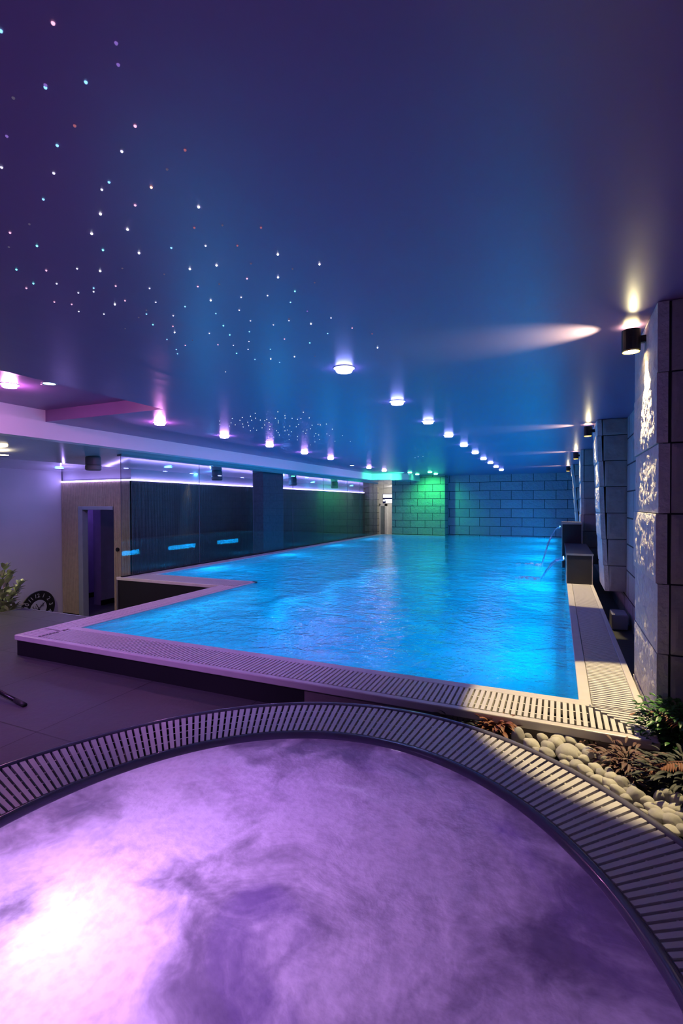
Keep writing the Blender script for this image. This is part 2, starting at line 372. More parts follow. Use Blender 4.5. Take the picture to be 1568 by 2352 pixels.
# slatted walls with LED strip
def slat_wall():
    root = thing('wall_slatted', 'oak slatted wall around the doorway with plain band above', 'wall', (0, 0, 0)); root['kind'] = 'structure'
    dx0, dx1, dz = -11.24, -10.02, -.05
    b = MB(); b.box(XL, dx0, YS, YS+.12, LOW, .58).box(dx1, X2, YS, YS+.12, LOW, .58).box(dx0, dx1, YS, YS+.12, dz, .58)
    b.build('felt_backing', 'felt', root)
    s = MB(); p = .0385; x = XL+.02
    while x < X2-.02:
        if x+.02 > dx0-.0 and x < dx1: s.box(x, x+.021, YS-.02, YS, dz+.005, .58)
        else: s.box(x, x+.021, YS-.02, YS, LOW+.06, .58)
        x += p
    s.build('slats', 'wood', root)
    MB().box(XL, X2-.03, YS+.03, YS+.2, .58, .88).build('upper_band', 'paint', root)
    return root
slat_wall()
r = thing('wall_slatted', 'dark slatted wall running behind the glass partition', 'wall'); r['kind'] = 'structure'
MB().box(X2-.15, X2, YS+.0, 24.2, LOW, .58).build('felt_backing', 'felt', r)
s = MB(); y = YS+.01
while y < 24.2: s.box(X2, X2+.02, y, y+.021, LOW, .58); y += .0385
s.build('slats', 'darkwood', r)
MB().box(X2-.2, X2-.03, YS+.2, 24.2, .58, .88).build('upper_band', 'paint', r)
M['led'] = emis('violet led', (.42, .30, 1), 16)
l = thing('led_strip', 'glowing violet led strip along the top of the slatted walls', 'light strip')
MB().box(XL+.03, X2+.02, YS-.035, YS-.01, .585, .615).build('strip', 'led', l)
MB().box(X2+.0, X2+.025, YS-.035, 24.1, .585, .615).build('strip', 'led', l)
MB().box(XL+.02, X2+.02, YS-.012, YS+.03, .575, .625).build('channel', 'metal', l)

# doorway, corridor behind
d = thing('door_1', 'open doorway with grey metal frame in the slatted wall', 'doorway'); d['kind'] = 'structure'
f = MB(); f.box(-11.26, -11.10, YS-.03, YS+.14, LOW, -.04).box(-11.10, -10.02, YS-.03, YS+.14, -.13, -.04)
f.build('door_frame', 'steel', d, bevel=.01)
MB().lathe([(.0, 0), (.05, 0), (.05, .03), (.0, .03)], 16).build('access_reader', 'black_metal', d).matrix_world = Matrix.Translation((-9.85, YS-.03, -1.10)) @ Matrix.Rotation(PI/2, 4, 'X')
M['corr'] = plain('corridor paint', (.45, .42, .55), .7)
struct(MB().box(-13.5, X2-.2, 12.0, 12.1, LOW, .9).box(-13.4, -13.3, 8.8, 12, LOW, .9).box(-13.4, XL, 8.78, 8.85, LOW, .9).box(-12.25, -11.95, 9.9, 12, LOW, .9).build('wall_inner', 'corr'), 'dim violet wall seen through the doorway', 'wall')
struct(MB().box(-13.3, -13.27, 8.86, 12.0, LOW, LOW+.14).box(-11.95, -11.93, 9.88, 12.0, LOW, LOW+.14).build('baseboard_inner', 'black_metal'), 'black skirting inside the doorway', 'skirting')
light('POINT', 'corridor_light', (-12.7, 9.9, .72), (.36, .18, 1), 20, shadow_soft_size=.02)
light('POINT', 'corridor_light', (-11.0, 10.6, .72), (.30, .20, 1), 2.5, shadow_soft_size=.02)
# floors
def terrace():
    m = MB(); n = 128
    x0, x1, y0, y1 = -4.0, 1.3, YN, 3.575
    for i in range(n):
        th = 2*PI*i/n; d_ = Vector((math.cos(th), math.sin(th), 0)); ri = rim_out(th)-.03
        tx = ((x1 if d_.x > 0 else x0)-CM.x)/d_.x if abs(d_.x) > 1e-6 else 1e9; ty = ((y1 if d_.y > 0 else y0)-CM.y)/d_.y if abs(d_.y) > 1e-6 else 1e9
        t_ = min(tx, ty)
        m.v += [tuple(CM+d_*ri+Vector((0, 0, FLOOR))), tuple(CM+d_*t_+Vector((0, 0, FLOOR)))]
    for i in range(n):
        k = (i+1) % n; m.f.append((2*i, 2*i+1, 2*k+1, 2*k))
    for cx, cy in ((x0, y0), (x0, y1), (x1, y0), (x1, y1)):      # square off the corners
        th = math.atan2(cy-CM.y, cx-CM.x) % (2*PI); i = int(th/(2*PI/n)); k = (i+1) % n
        b = len(m.v); m.v.append((cx, cy, FLOOR)); m.f.append((2*i+1, b, 2*k+1))
    m.box(-8.11, x0, YN, 3.58, FLOOR-.2, FLOOR).box(-8.11, -5.66, 3.58, 5.2, FLOOR-.2, FLOOR)
    return m
struct(terrace().build('floor', 'tile'), 'grey tiled terrace around the pools', 'floor')
struct(MB().box(-8.1, -5.66, 5.13, 5.19, LOW, FLOOR-.2).box(-8.10, -8.03, YN, 5.13, LOW, FLOOR-.2).build('wall_terrace', 'bedwall'), 'side of the raised terrace', 'wall')
struct(MB().box(-13.5, -6, YN, 27.4, LOW-.2, LOW).build('floor', 'tile'), 'dark lower floor beyond the terrace edge', 'floor')
e = MB().box(-8.13, -5.66, 5.19, 5.215, FLOOR-.03, FLOOR+.006).box(-8.135, -8.10, YN, 5.215, FLOOR-.03, FLOOR+.006)
struct(e.build('trim_2', 'metal'), 'pale metal edge trim of the terrace', 'trim')
# hall beyond the far corner
M['hall'] = plain('white hall paint', (.8, .78, .74), .6)
struct(MB().box(XL, -6.0, 27.2, 27.4, LOW, 1.1).build('wall_hall', 'hall'), 'bright white hallway wall beyond the pool', 'wall')
struct(MB().box(-9.44, -8.72, 24.2, 24.5, LOW, .9).build('wall_corner', 'green_wall'), 'dark green block wall behind the last glass panes', 'wall')
struct(MB().box(-7.39, -7.2, BY+.2, 27.2, LOW, 1.1).build('wall_hall', 'hall'), 'hallway side wall', 'wall')
light('POINT', 'hall_light', (-8.1, 25.7, .7), (1, .94, .85), 55, shadow_soft_size=.1)
dr = thing('door_2', 'grey hallway door with pale frame beyond the pool', 'door'); dr['kind'] = 'structure'
a, b = at(874, 1162, Y=27.15), at(884, 1162, Y=27.15)
MB().box(a.x, b.x, 27.12, 27.2, LOW, -.12).build('door_leaf', plain('grey door', (.25, .3, .33), .4), dr)
MB().box(b.x, b.x+.12, 27.08, 27.2, LOW, -.0).box(a.x-.12, a.x, 27.08, 27.2, LOW, 0).box(a.x-.12, b.x+.12, 27.08, 27.2, -.12, .0).build('door_frame', 'trim_white', dr)

# ------------------------------------------------------------------ pool
pool = thing('swimming_pool', 'large glowing blue indoor swimming pool with pale grated rim', 'swimming pool')
def ring_poly(pts, z0, z1, mb): mb.prism(pts, z0, z1)
XI, YF, XLF, YRF, XLR = .145, 4.08, -5.28, 7.87, -7.85
bm_ = MB(); BZ = -2.85
bm_.box(XLR-.12, .26, YF-.1, BY, BZ-.1, BZ)
bm_.box(XLF, XI, YF-.1, YF, BZ, -1.52); bm_.box(XI, XI+.1, YF-.1, BY, BZ, -1.52)
bm_.box(XLF-.1, XLF, YF-.1, YRF, BZ, -1.52); bm_.box(XLR-.1, XLF-.1, YRF-.1, YRF, BZ, -1.52)
bm_.box(XLR-.1, XLR, YRF, GY, BZ, -1.52); bm_.box(XLR, -4.8, GY-.02, GY, BZ, -1.52); bm_.box(-4.8, XI, BY-.02, BY, BZ, -1.52)
bm_.build('basin', 'basin', pool)
cp = MB()
cp.box(XLF-.09, XI+.085, YF-.10, YF, -1.53, RIM); cp.box(XI, XI+.085, YF, BY, -1.53, RIM)          # inner marble strip
cp.box(XLF-.08, XLF, YF, YRF-.0, -1.53, RIM); cp.box(XLR-.08, XLF, YRF-.09, YRF, -1.53, RIM); cp.box(XLR-.10, XLR, YRF, GY, -1.53, RIM)
cp.box(XLR-.1, -4.8, GY-.09, GY, -1.53, RIM)
cp.build('inner_coping', 'coping', pool, bevel=.006)
cl = MB()
cl.box(-5.68, .585, 3.54, 3.60, -1.545, RIM); cl.box(.53, .585, 3.60, BY, -1.545, RIM); cl.box(-5.68, -5.62, 3.60, 7.24, -1.545, RIM)
cl.box(-8.28, -5.62, 7.22, 7.29, -1.545, RIM); cl.box(-8.28, -8.16, 7.29, GY, -1.545, RIM)
cl.build('outer_coping', 'coping', pool, bevel=.008)
gut = MB()
gut.box(-5.62, .53, 3.6, YF-.1, -1.70, -1.56); gut.box(XI+.085, .53, YF-.1, BY, -1.70, -1.56); gut.box(-5.62, XLF-.08, YF-.1, YRF, -1.7, -1.56)
gut.box(-8.16, XLF-.08, 7.29, YRF-.09, -1.7, -1.56); gut.box(-8.16, XLR-.1, YRF-.09, GY, -1.7, -1.56)
gut.build('gutter', 'dark', pool)
g = MB(); p = .042
# front grating: bars run across the channel, mitred at both corners
x = -5.30
while x < .20: g.box(x, x+.027, 3.605, YF-.105, -1.525, RIM); x += p
xx = .205; k = 0
while xx < .52:                       # mitre at the right corner
    y1 = YF-.11-(xx-.205)*(.37/.32)
    if y1 > 3.66: g.box(xx, xx+.027, 3.605, y1-.02, -1.525, RIM)
    xx += p
y = 3.64
while y < YF-.1:
    x0 = .215+(YF-.11-y)*(.32/.37)
    g.box(x0+.0, .527, y, y+.027, -1.525, RIM); y += p
y = YF-.09
while y < 9.9: g.box(XI+.09, .527, y, y+.027, -1.525, RIM); y += p
g.box(XI+.09, .527, 9.9, BY, -1.525, RIM)
for y0 in (3.70, 3.85): g.box(-5.3, .2, y0, y0+.012, -1.53, -1.495)
for x0 in (.30, .44): g.box(x0, x0+.012, YF-.1, 9.9, -1.53, -1.495)
g.build('grating', 'grate', pool)
g = MB(); y = 3.61
while y < YRF-.62: g.box(-5.615, XLF-.085, y, y+.027, -1.525, RIM); y += p
x = -8.15
while x < XLF-.1: g.box(x, x+.027, 7.295, YRF-.095, -1.525, RIM); x += p
y = YRF-.09
while y < GY-.1: g.box(-8.155, XLR-.105, y, y+.036, -1.525, RIM); y += .048
g.box(-5.615, -5.3, 3.86, 3.875, -1.53, RIM)
g.build('grating', 'grate', pool)
pl = MB(); pl.box(-5.66, -1.93, 3.56, 3.62, FLOOR, -1.545); pl.box(-5.66, -5.60, 3.62, 7.25, LOW, -1.545)
pl.box(-8.24, -5.6, 7.24, 7.30, LOW, -1.545); pl.box(-8.24, -8.18, 7.3, GY, LOW, -1.545)
pl.build('plinth', 'plinth', pool)
MB().box(-8.27, -8.235, 7.215, 7.235, LOW, -1.545).build('corner_trim', 'metal', pool)
MB().box(-1.93, .60, 3.56, 3.60, -2.0, -1.545).box(.53, .58, 3.6, BY, -2.2, -1.545).build('bed_facing', 'bedwall', pool)
wat = tag(MB().prism([(XI, YF), (XI, BY), (-4.8, BY), (-4.8, GY), (XLR, GY), (XLR, YRF), (XLF, YRF), (XLF, YF)], -1.502, -1.5).build('pool_water', 'water'),
    'rippling glowing blue water of the large pool', 'water', kind='stuff')
# make the water a single sheet
bmw = bmesh.new(); bmw.from_mesh(wat.data)
bmesh.ops.delete(bmw, geom=[f for f in bmw.faces if abs(f.normal.z) < .5 or f.calc_center_median().z < -1.501], context='FACES'); bmw.to_mesh(wat.data); bmw.free()
# underwater lamp fittings on the right side wall
M['pool_lens'] = emis('pool lamp lens', (.15, .7, 1), 6)
for i, y in enumerate((9.2, 11.6, 14.5)):
    t = thing('pool_lamp', ['round underwater lamp in front of the near waterfall box', 'round underwater lamp below the near waterfall jet', 'round underwater lamp below the far waterfall box'][i], 'lamp', (XI, y, -2.0))
    R_ = Matrix.Rotation(-PI/2, 4, 'Y')
    o1 = MB().lathe([(0, 0), (.15, 0), (.15, .03), (.12, .04), (.12, .01)], 24).build('bezel', 'metal', t); o1.matrix_local = R_
    o2 = MB().cap(.02, .12, 24).build('lens', 'pool_lens', t); o2.matrix_local = R_

# right side service channel floor
struct(MB().box(.585, 1.3, 3.2, BY, -2.0, -1.85).build('floor', 'tile'), 'dark sunken floor between pool rim and pillars', 'floor')
tag(MB().box(.72, .93, 8.1, 8.5, -1.85, -1.62).build('access_box', plain('violet grey box', (.35, .33, .4), .4), bevel=.02), 'small pale box lying on the dark strip between pool rim and pillar', 'box')

# ------------------------------------------------------------------ pillars
def face_grid(mb, P, ny, nz, fn):
    b = len(mb.v)
    for j in range(nz+1):
        for i in range(ny+1): mb.v.append(fn(i/ny, j/nz))
    for j in range(nz):
        for i in range(ny): mb.f.append((b+j*(ny+1)+i, b+j*(ny+1)+i+1, b+(j+1)*(ny+1)+i+1, b+(j+1)*(ny+1)+i))
def pillar(X, Y0, Y1, joints, lean, res, label, zbot, seed=0):
    t = thing('stone_pillar', label, 'pillar', (0, 0, 0)); t['kind'] = 'structure'
    sk = .065
    cl = MB()
    def lx(z): return X + lean*(CEIL-z)/2.8
    for k in range(len(joints)-1):
        z1, z0 = joints[k], joints[k+1]; g_ = .0035; off = random.uniform(-.012, .012)
        ny = max(6, int((Y1-Y0)/res)); nz = max(4, int((z1-z0)/res))
        def fn(u, v, z0=z0, z1=z1, off=off, k=k):
            y = Y0+(Y1-Y0)*u; z = z0+g_+(z1-z0-2*g_)*v
            e = min(min(u, 1-u)*(Y1-Y0), min(v, 1-v)*(z1-z0)); e = min(1, e/.05)
            d_ = .006*e + .007*e*noise.fractal(Vector((y*8, z*8, seed+k*1.7)), 1, 2, 5) + .004*e*noise.noise(Vector((y*26, z*20, seed)))
            return (lx(z)+off-d_, y, z)
        face_grid(cl, None, ny, nz, fn)
        xa = lambda z: lx(z)+off
        b = len(cl.v)
        cl.v += [(xa(z0+g_), Y0, z0+g_), (xa(z0+g_)+sk, Y0, z0+g_), (xa(z1-g_)+sk, Y0, z1-g_), (xa(z1-g_), Y0, z1-g_),
                 (xa(z0+g_), Y1, z0+g_), (xa(z0+g_)+sk, Y1, z0+g_), (xa(z1-g_)+sk, Y1, z1-g_), (xa(z1-g_), Y1, z1-g_)]
        cl.f += [tuple(b+i for i in q) for q in ((0, 1, 2, 3), (5, 4, 7, 6), (0, 4, 5, 1), (3, 2, 6, 7), (1, 5, 6, 2))]
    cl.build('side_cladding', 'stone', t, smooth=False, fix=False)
    fr = MB()
    for k in range(len(joints)-1):
        z1, z0 = joints[k], joints[k+1]; g_ = .006
        xs = [lx((z0+z1)/2)+sk+.012, XR]
        nx = max(4, int((xs[1]-xs[0])/res)); nz = max(4, int((z1-z0)/res))
        def fn(u, v, z0=z0, z1=z1, k=k):
            x = xs[0]+(xs[1]-xs[0])*u; z = z0+g_+(z1-z0-2*g_)*v
            e = min(1, min(min(u, 1-u)*(xs[1]-xs[0]), min(v, 1-v)*(z1-z0))/.03)
            return (x, Y0-.005-.008*e-.012*e*noise.fractal(Vector((x*5, z*5, seed+9+k)), 1, 2, 5), z)
        face_grid(fr, None, nx, nz, fn)
        fr.box(xs[0], xs[1], Y0, Y1, z0+g_, z1-g_)
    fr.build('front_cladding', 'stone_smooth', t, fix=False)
    MB().box(X+max(lean, 0)+.03, XR, Y0+.02, Y1-.02, zbot+.1, CEIL).build('core', 'dark', t)
    return t
pillar(.60, 3.83, 4.88, [1.34, .87, .40, -.07, -.54, -1.01, -1.48, -1.95], .01, .012, 'nearest stone pillar at the right frame edge with rough lit side', -1.9, 3)
pillar(.555, 8.8, 9.83, [1.34, 1.08, .677, .265, -.153, -.57, -.99, -1.40], .12, .02, 'second stone pillar, leaning face, ending above the dark strip', -1.4, 11)
pillar(.505, 13.5, 14.5, [1.34, .95, .54, .13, -.28, -.69, -1.10, -1.51], 0.0, .035, 'third stone pillar behind the far waterfall box', -1.5, 17)
pillar(.40, 18.5, 19.5, [1.34, .95, .54, .13, -.28, -.69, -1.10, -1.51], .24, .05, 'farthest stone pillar beside the blue end wall', -1.5, 23)

# ------------------------------------------------------------------ wall lamps
M['warm'] = emis('warm lens', (1, .78, .38), 40)
M['brass'] = plain('gilt lamp inside', (.7, .5, .15), .3, metal=1)
WC = (1, .78, .40)
def wall_lamp():
    t = thing('wall_lamp', '', 'wall lamp', (0, 0, 0), 'up and down lamps on the stone pillars')
    n = 28
    MB().lathe([(.058, 0), (.064, 0), (.064, .15), (.058, .15), (.058, 0)], n).build('shade', 'black_metal', t, smooth=False)
    MB().cap(.012, .056, n).build('lower_lens', 'warm', t)
    MB().cap(.138, .056, n).build('upper_lens', 'warm', t)
    MB().lathe([(.0575, -.012), (.0575, .012)], n).build('reflector_ring', 'brass', t, fix=False)
    MB().box(.055, .12, -.02, .02, .05, .10).build('bracket', 'black_metal', t)
    return t
labs = ['black up and down lamp on the nearest stone pillar', 'black up and down lamp on the second stone pillar', 'black up and down lamp on the third stone pillar', 'black up and down lamp on the farthest stone pillar']
locs = [(.495, 4.27, 1.155), (.45, 9.28, 1.155), (.40, 13.9, 1.155), (.30, 19.0, 1.155)]
wl = wall_lamp()
for i, (x, y, z) in enumerate(locs):
    o = wl if i == 0 else dup(wl, (x, y, z)); o.location = (x, y, z); o['label'] = labs[i]
    if i == 0: pass
    P = [520, 420, 260, 200][i]
    light('SPOT', 'wall_lamp_down', (x+.045, y, z-.002), WC, P, (.035 if i == 0 else 0, -.13 if i == 0 else -.10, -1), spot_size=math.radians(53.5 if i == 0 else 50), spot_blend=.15, shadow_soft_size=.02)
    light('SPOT', 'wall_lamp_up', (x-.09, y, z-.02), (.92, .94, .35), 85 if i == 0 else 60, (-1, -.03, .52), spot_size=math.radians(68), spot_blend=1, shadow_soft_size=.012)
    light('SPOT', 'wall_lamp_up', (x, y-.09, z+.06), (1, .85, .45), 3.5, (-.02, -1, .24), spot_size=math.radians(44), spot_blend=1, shadow_soft_size=.012)

# ------------------------------------------------------------------ waterfall boxes and jets
def fall_box(x0, x1, y0, y1, zt, label):
    t = thing('waterfall_box', label, 'fountain', (0, 0, 0))
    MB().box(x0+.012, x1-.012, y0+.012, y1, -1.9, zt-.03).build('body', 'plinth', t)
    e = MB(); w_ = .014
    for xa in (x0, x1-w_): MB().box(xa, xa+w_, y0, y0+w_, RIM, zt-.03).build('edge_trim', 'metal', t)
    MB().box(x0-.005, x1+.01, y0-.005, y1, zt-.03, zt).build('top_slab', plain('tile slab', (.12, .11, .13), .3), t, bevel=.004)
    MB().box(x0-.008, x1+.012, y0-.012, y0-.004, zt-.032, zt+.004).build('top_trim', 'metal', t)
    return t
f1 = fall_box(.134, .575, 9.94, 12.47, -.925, 'larger black tiled waterfall box nearer on the right pool rim')
f2 = fall_box(.07, .50, 12.475, 13.45, -.45, 'taller black tiled waterfall box behind the nearer one')
MB().box(.09, .135, 10.25, 10.72, -1.09, -1.07).build('spout', 'metal', f1)
MB().box(.03, .07, 12.75, 13.1, -.58, -.56).build('spout', 'metal', f2)
M['spout_led'] = emis('spout led', (.12, .55, 1), 12)
MB().box(.085, .10, 10.27, 10.70, -1.067, -1.052).build('spout_led', 'spout_led', f1)
MB().box(.028, .04, 12.77, 13.08, -.557, -.545).build('spout_led', 'spout_led', f2)
def jet(x0, y0, y1, z0, reach, label):
    m = MB(); n = 18; q = 10
    b = 0
    for i in range(n+1):
        u = i/n; x = x0-reach*u; z = z0-(z0-WATER)*u*u
        nar = 1-.35*u
        for j in range(q+1):
            v = j/q-.5; y = (y0+y1)/2+(y1-y0)*v*nar
            m.v.append((x+.012*noise.noise(Vector((y*20, u*3, 0))), y, z+.01*math.sin(v*14+u*5)))
    for i in range(n):
        for j in range(q): m.f.append((i*(q+1)+j, i*(q+1)+j+1, (i+1)*(q+1)+j+1, (i+1)*(q+1)+j))
    o = m.build('water_jet', 'jet', smooth=True, fix=False)
    sd = o.modifiers.new('thick', 'SOLIDIFY'); sd.thickness = .028
    return tag(o, label, 'water jet')
jet(.10, 10.27, 10.70, -1.07, .42, 'arching sheet of water falling from the nearer waterfall box')
jet(.04, 12.77, 13.08, -.56, .42, 'arching thin water stream falling from the farther waterfall box')
M['splash'] = plain('churned water', (.75, .9, 1), .5, bump=.02, bscale=30)
for (x, y, l_, lab) in ((-.36, 10.5, .3, 'splash of churned water below the nearer jet'), (-.42, 12.95, .4, 'splash of churned water below the farther jet')):
    m = MB(); n = 40
    for k in range(26):
        a = random.uniform(0, 2*PI); r_ = random.random()**.7; cx, cy = x-.08+l_*.8*r_*math.cos(a)-l_*.4, y+.25*r_*math.sin(a); rr = random.uniform(.008, .03)
        m.lathe([(0.001, .012), (rr*.6, .010), (rr, 0)], 7, (cx, cy), 1.6, 1)
    tag(m.build('water_splash', 'splash', loc=(0, 0, WATER+.0)), lab, 'splash', kind='stuff')

# ------------------------------------------------------------------ ring lights
def ring_light(col, k, label, name='ring_light'):
    t = thing(name, label, 'ceiling light')
    ec = emis('ring glow '+label[:18], col, k)
    MB().lathe([(.045, -.034), (.055, -.042), (.072, -.042), (.08, -.034), (.082, -.006), (.05, -.006), (.045, -.034)], 28).build('diffuser_ring', ec, t, smooth=True)
    MB().lathe([(.0, -.02), (.046, -.02), (.046, -.0), (0, 0)], 28).build('centre_plate', plain('centre plate', (.3, .25, .4), .4), t)
    MB().lathe([(.04, -.007), (.105, -.007), (.11, -.003), (.11, 0), (.04, 0)], 28).build('mounting_plate', glass_plate, t)
    return t
glass_plate = plain('frosted plate', (.6, .58, .7), .3)
VB = (.30, .32, 1.0); VL = (.60, .32, 1.0); PK = (.95, .32, .85); GR = (.10, 1, .40); CY = (.12, .55, 1)
ordn = ['nearest', 'second', 'third', 'fourth', 'fifth', 'sixth', 'seventh', 'eighth', 'ninth', 'farthest']
rr = [(790, 852), (912, 927), (983, 971), (1030, 1002), (1065, 1024), (1091, 1041), (1110, 1055), (1126, 1064), (1139, 1073), (1151, 1080)]
ys = [at(x, y, z=CEIL-.03).y for x, y in rr]
base = None
for i, (x, y) in enumerate(rr):
    P = at(x, y, z=CEIL-.03)
    lab = '%s of the ten violet blue ring lights in the ceiling row over the pool middle' % ordn[i]
    if i == 0: base = ring_light(VB, 45, lab); base.location = (P.x, P.y, CEIL)
    else: o = dup(base, (P.x, P.y, CEIL), lab)
    (base if i == 0 else o)['group'] = 'ring lights over the pool middle'
lr = [(515, 1004), (619, 1025), (699, 1041), (759, 1054), (847, 1075), (882, 1082)]
lbase = ring_light(VL, 165, 'left row')
for i, (x, y) in enumerate(lr):
    P = at(x, y, z=CEIL-.03)
    q_ = dup(lbase, (P.x, P.y, CEIL), '%s of the six violet blue ring lights in the ceiling row along the fascia' % (ordn[i] if i < 5 else 'farthest'), 'ring lights along the fascia')
for c_ in list(lbase.children): bpy.data.objects.remove(c_)
bpy.data.objects.remove(lbase)
pk = ring_light(PK, 190, 'pink ring light in the ceiling beside the raised pocket corner'); P = at(367, 974, z=CEIL-.03); pk.location = (P.x, P.y, CEIL)
P = at(22, 889, z=1.49); dup(pk, (P.x, P.y, 1.525), 'pink ring light inside the raised ceiling pocket at the left edge')
light('POINT', 'pink_ring_light', (P.x, P.y, 1.46), (.95, .28, .80), 20, shadow_soft_size=.02)
light('POINT', 'pink_ring_light', (pk.location.x, pk.location.y, 1.27), (.9, .28, .9), 5, shadow_soft_size=.02)
gr = ring_light(GR, 34, 'green ring light')
for i, ((x, y), lb) in enumerate(zip([(941, 1086), (958, 1090), (987, 1085), (1000.5, 1089)], ['leftmost rear', 'left front', 'rear right', 'rightmost front'])):
    P = at(x, y, z=CEIL-.03); o = gr if i == 0 else dup(gr, (P.x, P.y, CEIL)); o.location = (P.x, P.y, CEIL)
    o['label'] = '%s of the four green ring lights before the green block wall' % lb; o['group'] = 'green ring lights'
for x in (-5.35, -6.1):
    light('SPOT', 'green_wash', (x, 21.55, 1.25), (.04, 1, .24), 260, (-.05, 1, -1.1), spot_size=math.radians(112), spot_blend=1, shadow_soft_size=.05)
light('SPOT', 'green_wash', (-5.94, 20.0, 1.22), (.05, 1, .34), 260, (-1, .25, -.05), spot_size=math.radians(100), spot_blend=.7, shadow_soft_size=.05)
def down_light(col, k, label, r=.07):
    t = thing('recessed_downlight', label, 'ceiling light')
    MB().lathe([(r, -.004), (r*1.25, -.004), (r*1.3, 0), (r, 0)], 24).build('trim_ring', 'metal', t)
    MB().cap(-.003, r, 24).build('lens', emis('down '+label[:16], col, k), t)
    return t
o = down_light((.3, .75, 1), 14, 'small round cyan downlight inside the raised ceiling pocket'); P = at(113, 881, z=1.525); o.location = P
for q_ in (-.12, .12): MB().box(q_-.02, q_+.02, -.02, .02, -.008, 0).build('spring_clip', 'metal', o)
o = down_light((1, .85, .5), 14, 'warm downlight in the low ceiling at the left frame edge', .11); P = at(3, 1040, z=.9); o.location = (P.x, P.y, .868)
o = down_light((1, .9, .75), 10, 'small warm white downlight far along the fascia'); P = at(808, 1069, z=CEIL); o.location = P
cyl = None
for i, (x, y, lb) in enumerate([(136, 1074, 'cyan downlight in the low ceiling above the led strip end'), (302, 1074, 'cyan downlight in the low ceiling behind the first glass edge'), (386, 1073, 'bright cyan downlight behind the first glass pane'), (447, 1084, 'cyan downlight behind the second glass joint'), (505, 1092, 'cyan downlight left of the second speaker'), (556, 1096, 'cyan downlight left of the dark column'), (718, 1106, 'bright white downlight behind the glass right of the column'), (807, 1114, 'white downlight behind the last slatted bay')]):
    z = .868
    P = at(x, y, z=z)
    if P.x > X2: P = at(x, y, z=.93)
    zz = .868 if P.x < X2 else 1.065-(XB-.24-P.x)/(XB-.24-X2)*.197
    if cyl is None: cyl = down_light((.10, .5, 1), 22, lb, .09); cyl.location = (P.x, P.y, zz-.012)
    else: dup(cyl, (P.x, P.y, zz-.012), lb)
# fill points added to brighten the corridor, besides those lights
light('POINT', 'corridor_glow', (-10.3, 7.6, .60), (.42, .28, 1), 14, shadow_soft_size=.01)
light('POINT', 'corridor_glow', (-11.6, 8.45, .66), (.35, .28, 1), 1.8, shadow_soft_size=.01)
for y in (11, 15, 19): light('POINT', 'corridor_glow', (-8.9, y, .80), (.12, .38, 1), 6, shadow_soft_size=.01)

# ------------------------------------------------------------------ speakers under the low ceiling
def speaker():
    t = thing('ceiling_speaker', '', 'speaker')
    MB().lathe([(0, 0), (.13, 0), (.145, -.03), (.145, -.17), (.0, -.17)], 28).build('housing', 'speaker', t, smooth=False)
    MB().lathe([(0, -.17), (.13, -.17), (.15, -.185), (.15, -.26), (.13, -.28), (0, -.28)], 28).build('grille', plain('speaker grille', (.2, .19, .2), .6), t, smooth=False)
    return t
sp0 = speaker()
for i, (x, y, lb) in enumerate([(214, 1060, 'grey cylinder speaker hanging in front of the first glass edge'), (498, 1080, 'grey cylinder speaker behind the glass left of the column'), (672, 1097, 'grey cylinder speaker just right of the dark column'), (768, 1108, 'farthest grey cylinder speaker under the low ceiling')]):
    P = at(x, y, X=-8.75 if i else -8.6); o = sp0 if i == 0 else dup(sp0, (0, 0, 0))
    o.location = (P.x, P.y, 1.065-(XB-.24-P.x)/(XB-.24-X2)*.197 + .005); o['label'] = lb; o['group'] = 'grey cylinder speakers'

# ------------------------------------------------------------------ glass partition
seal = plain('pane edge', (.12, .12, .15), .2)
gy = [7.24, 9.61, 11.95, 14.27, 16.59, 18.88, 20.31, 22.05, 22.56]
nm = ['first glass pane at the near end of the partition', 'second glass pane of the partition', 'third glass pane, in front of the dark column', 'fourth glass pane just past the dark column', 'fifth glass pane of the partition', 'sixth glass pane of the partition', 'seventh glass pane before the dark green block wall', 'last narrow glass pane at the far end of the partition']
for i in range(8):
    t = thing('glass_partition', nm[i], 'glass panel', (-8.15, gy[i], RIM), 'panes of the glass partition')
    L_ = gy[i+1]-gy[i]
    pn = MB().poly([(0, .01, 0), (0, L_-.01, 0), (0, L_-.01, 2.47), (0, .01, 2.47)]).build('pane', 'glass', t, fix=False)
    sd = pn.modifiers.new('t', 'SOLIDIFY'); sd.thickness = .012; sd.offset = 0
    MB().box(-.006, .006, 0, .006, 0, 2.47).build('edge_seal', seal, t)
tag(MB().box(-8.20, -8.08, 7.2, 22.56, .985, 1.075).build('glass_rail', plain('blue grey rail', (.3, .32, .36), .4)), 'grey head rail above the glass partition', 'rail')
tag(MB().box(-8.175, -8.125, 7.24, 22.56, RIM, RIM+.02).build('floor_channel', 'black_metal'), 'thin black floor channel below the glass partition', 'rail')
ct = thing('column', 'dark rectangular column behind the glass partition', 'column'); ct['kind'] = 'structure'
MB().box(-8.62, -8.24, 12.62, 13.8, LOW, 1.03).build('shaft', 'column', ct)
# terrace behind the glass is the low floor

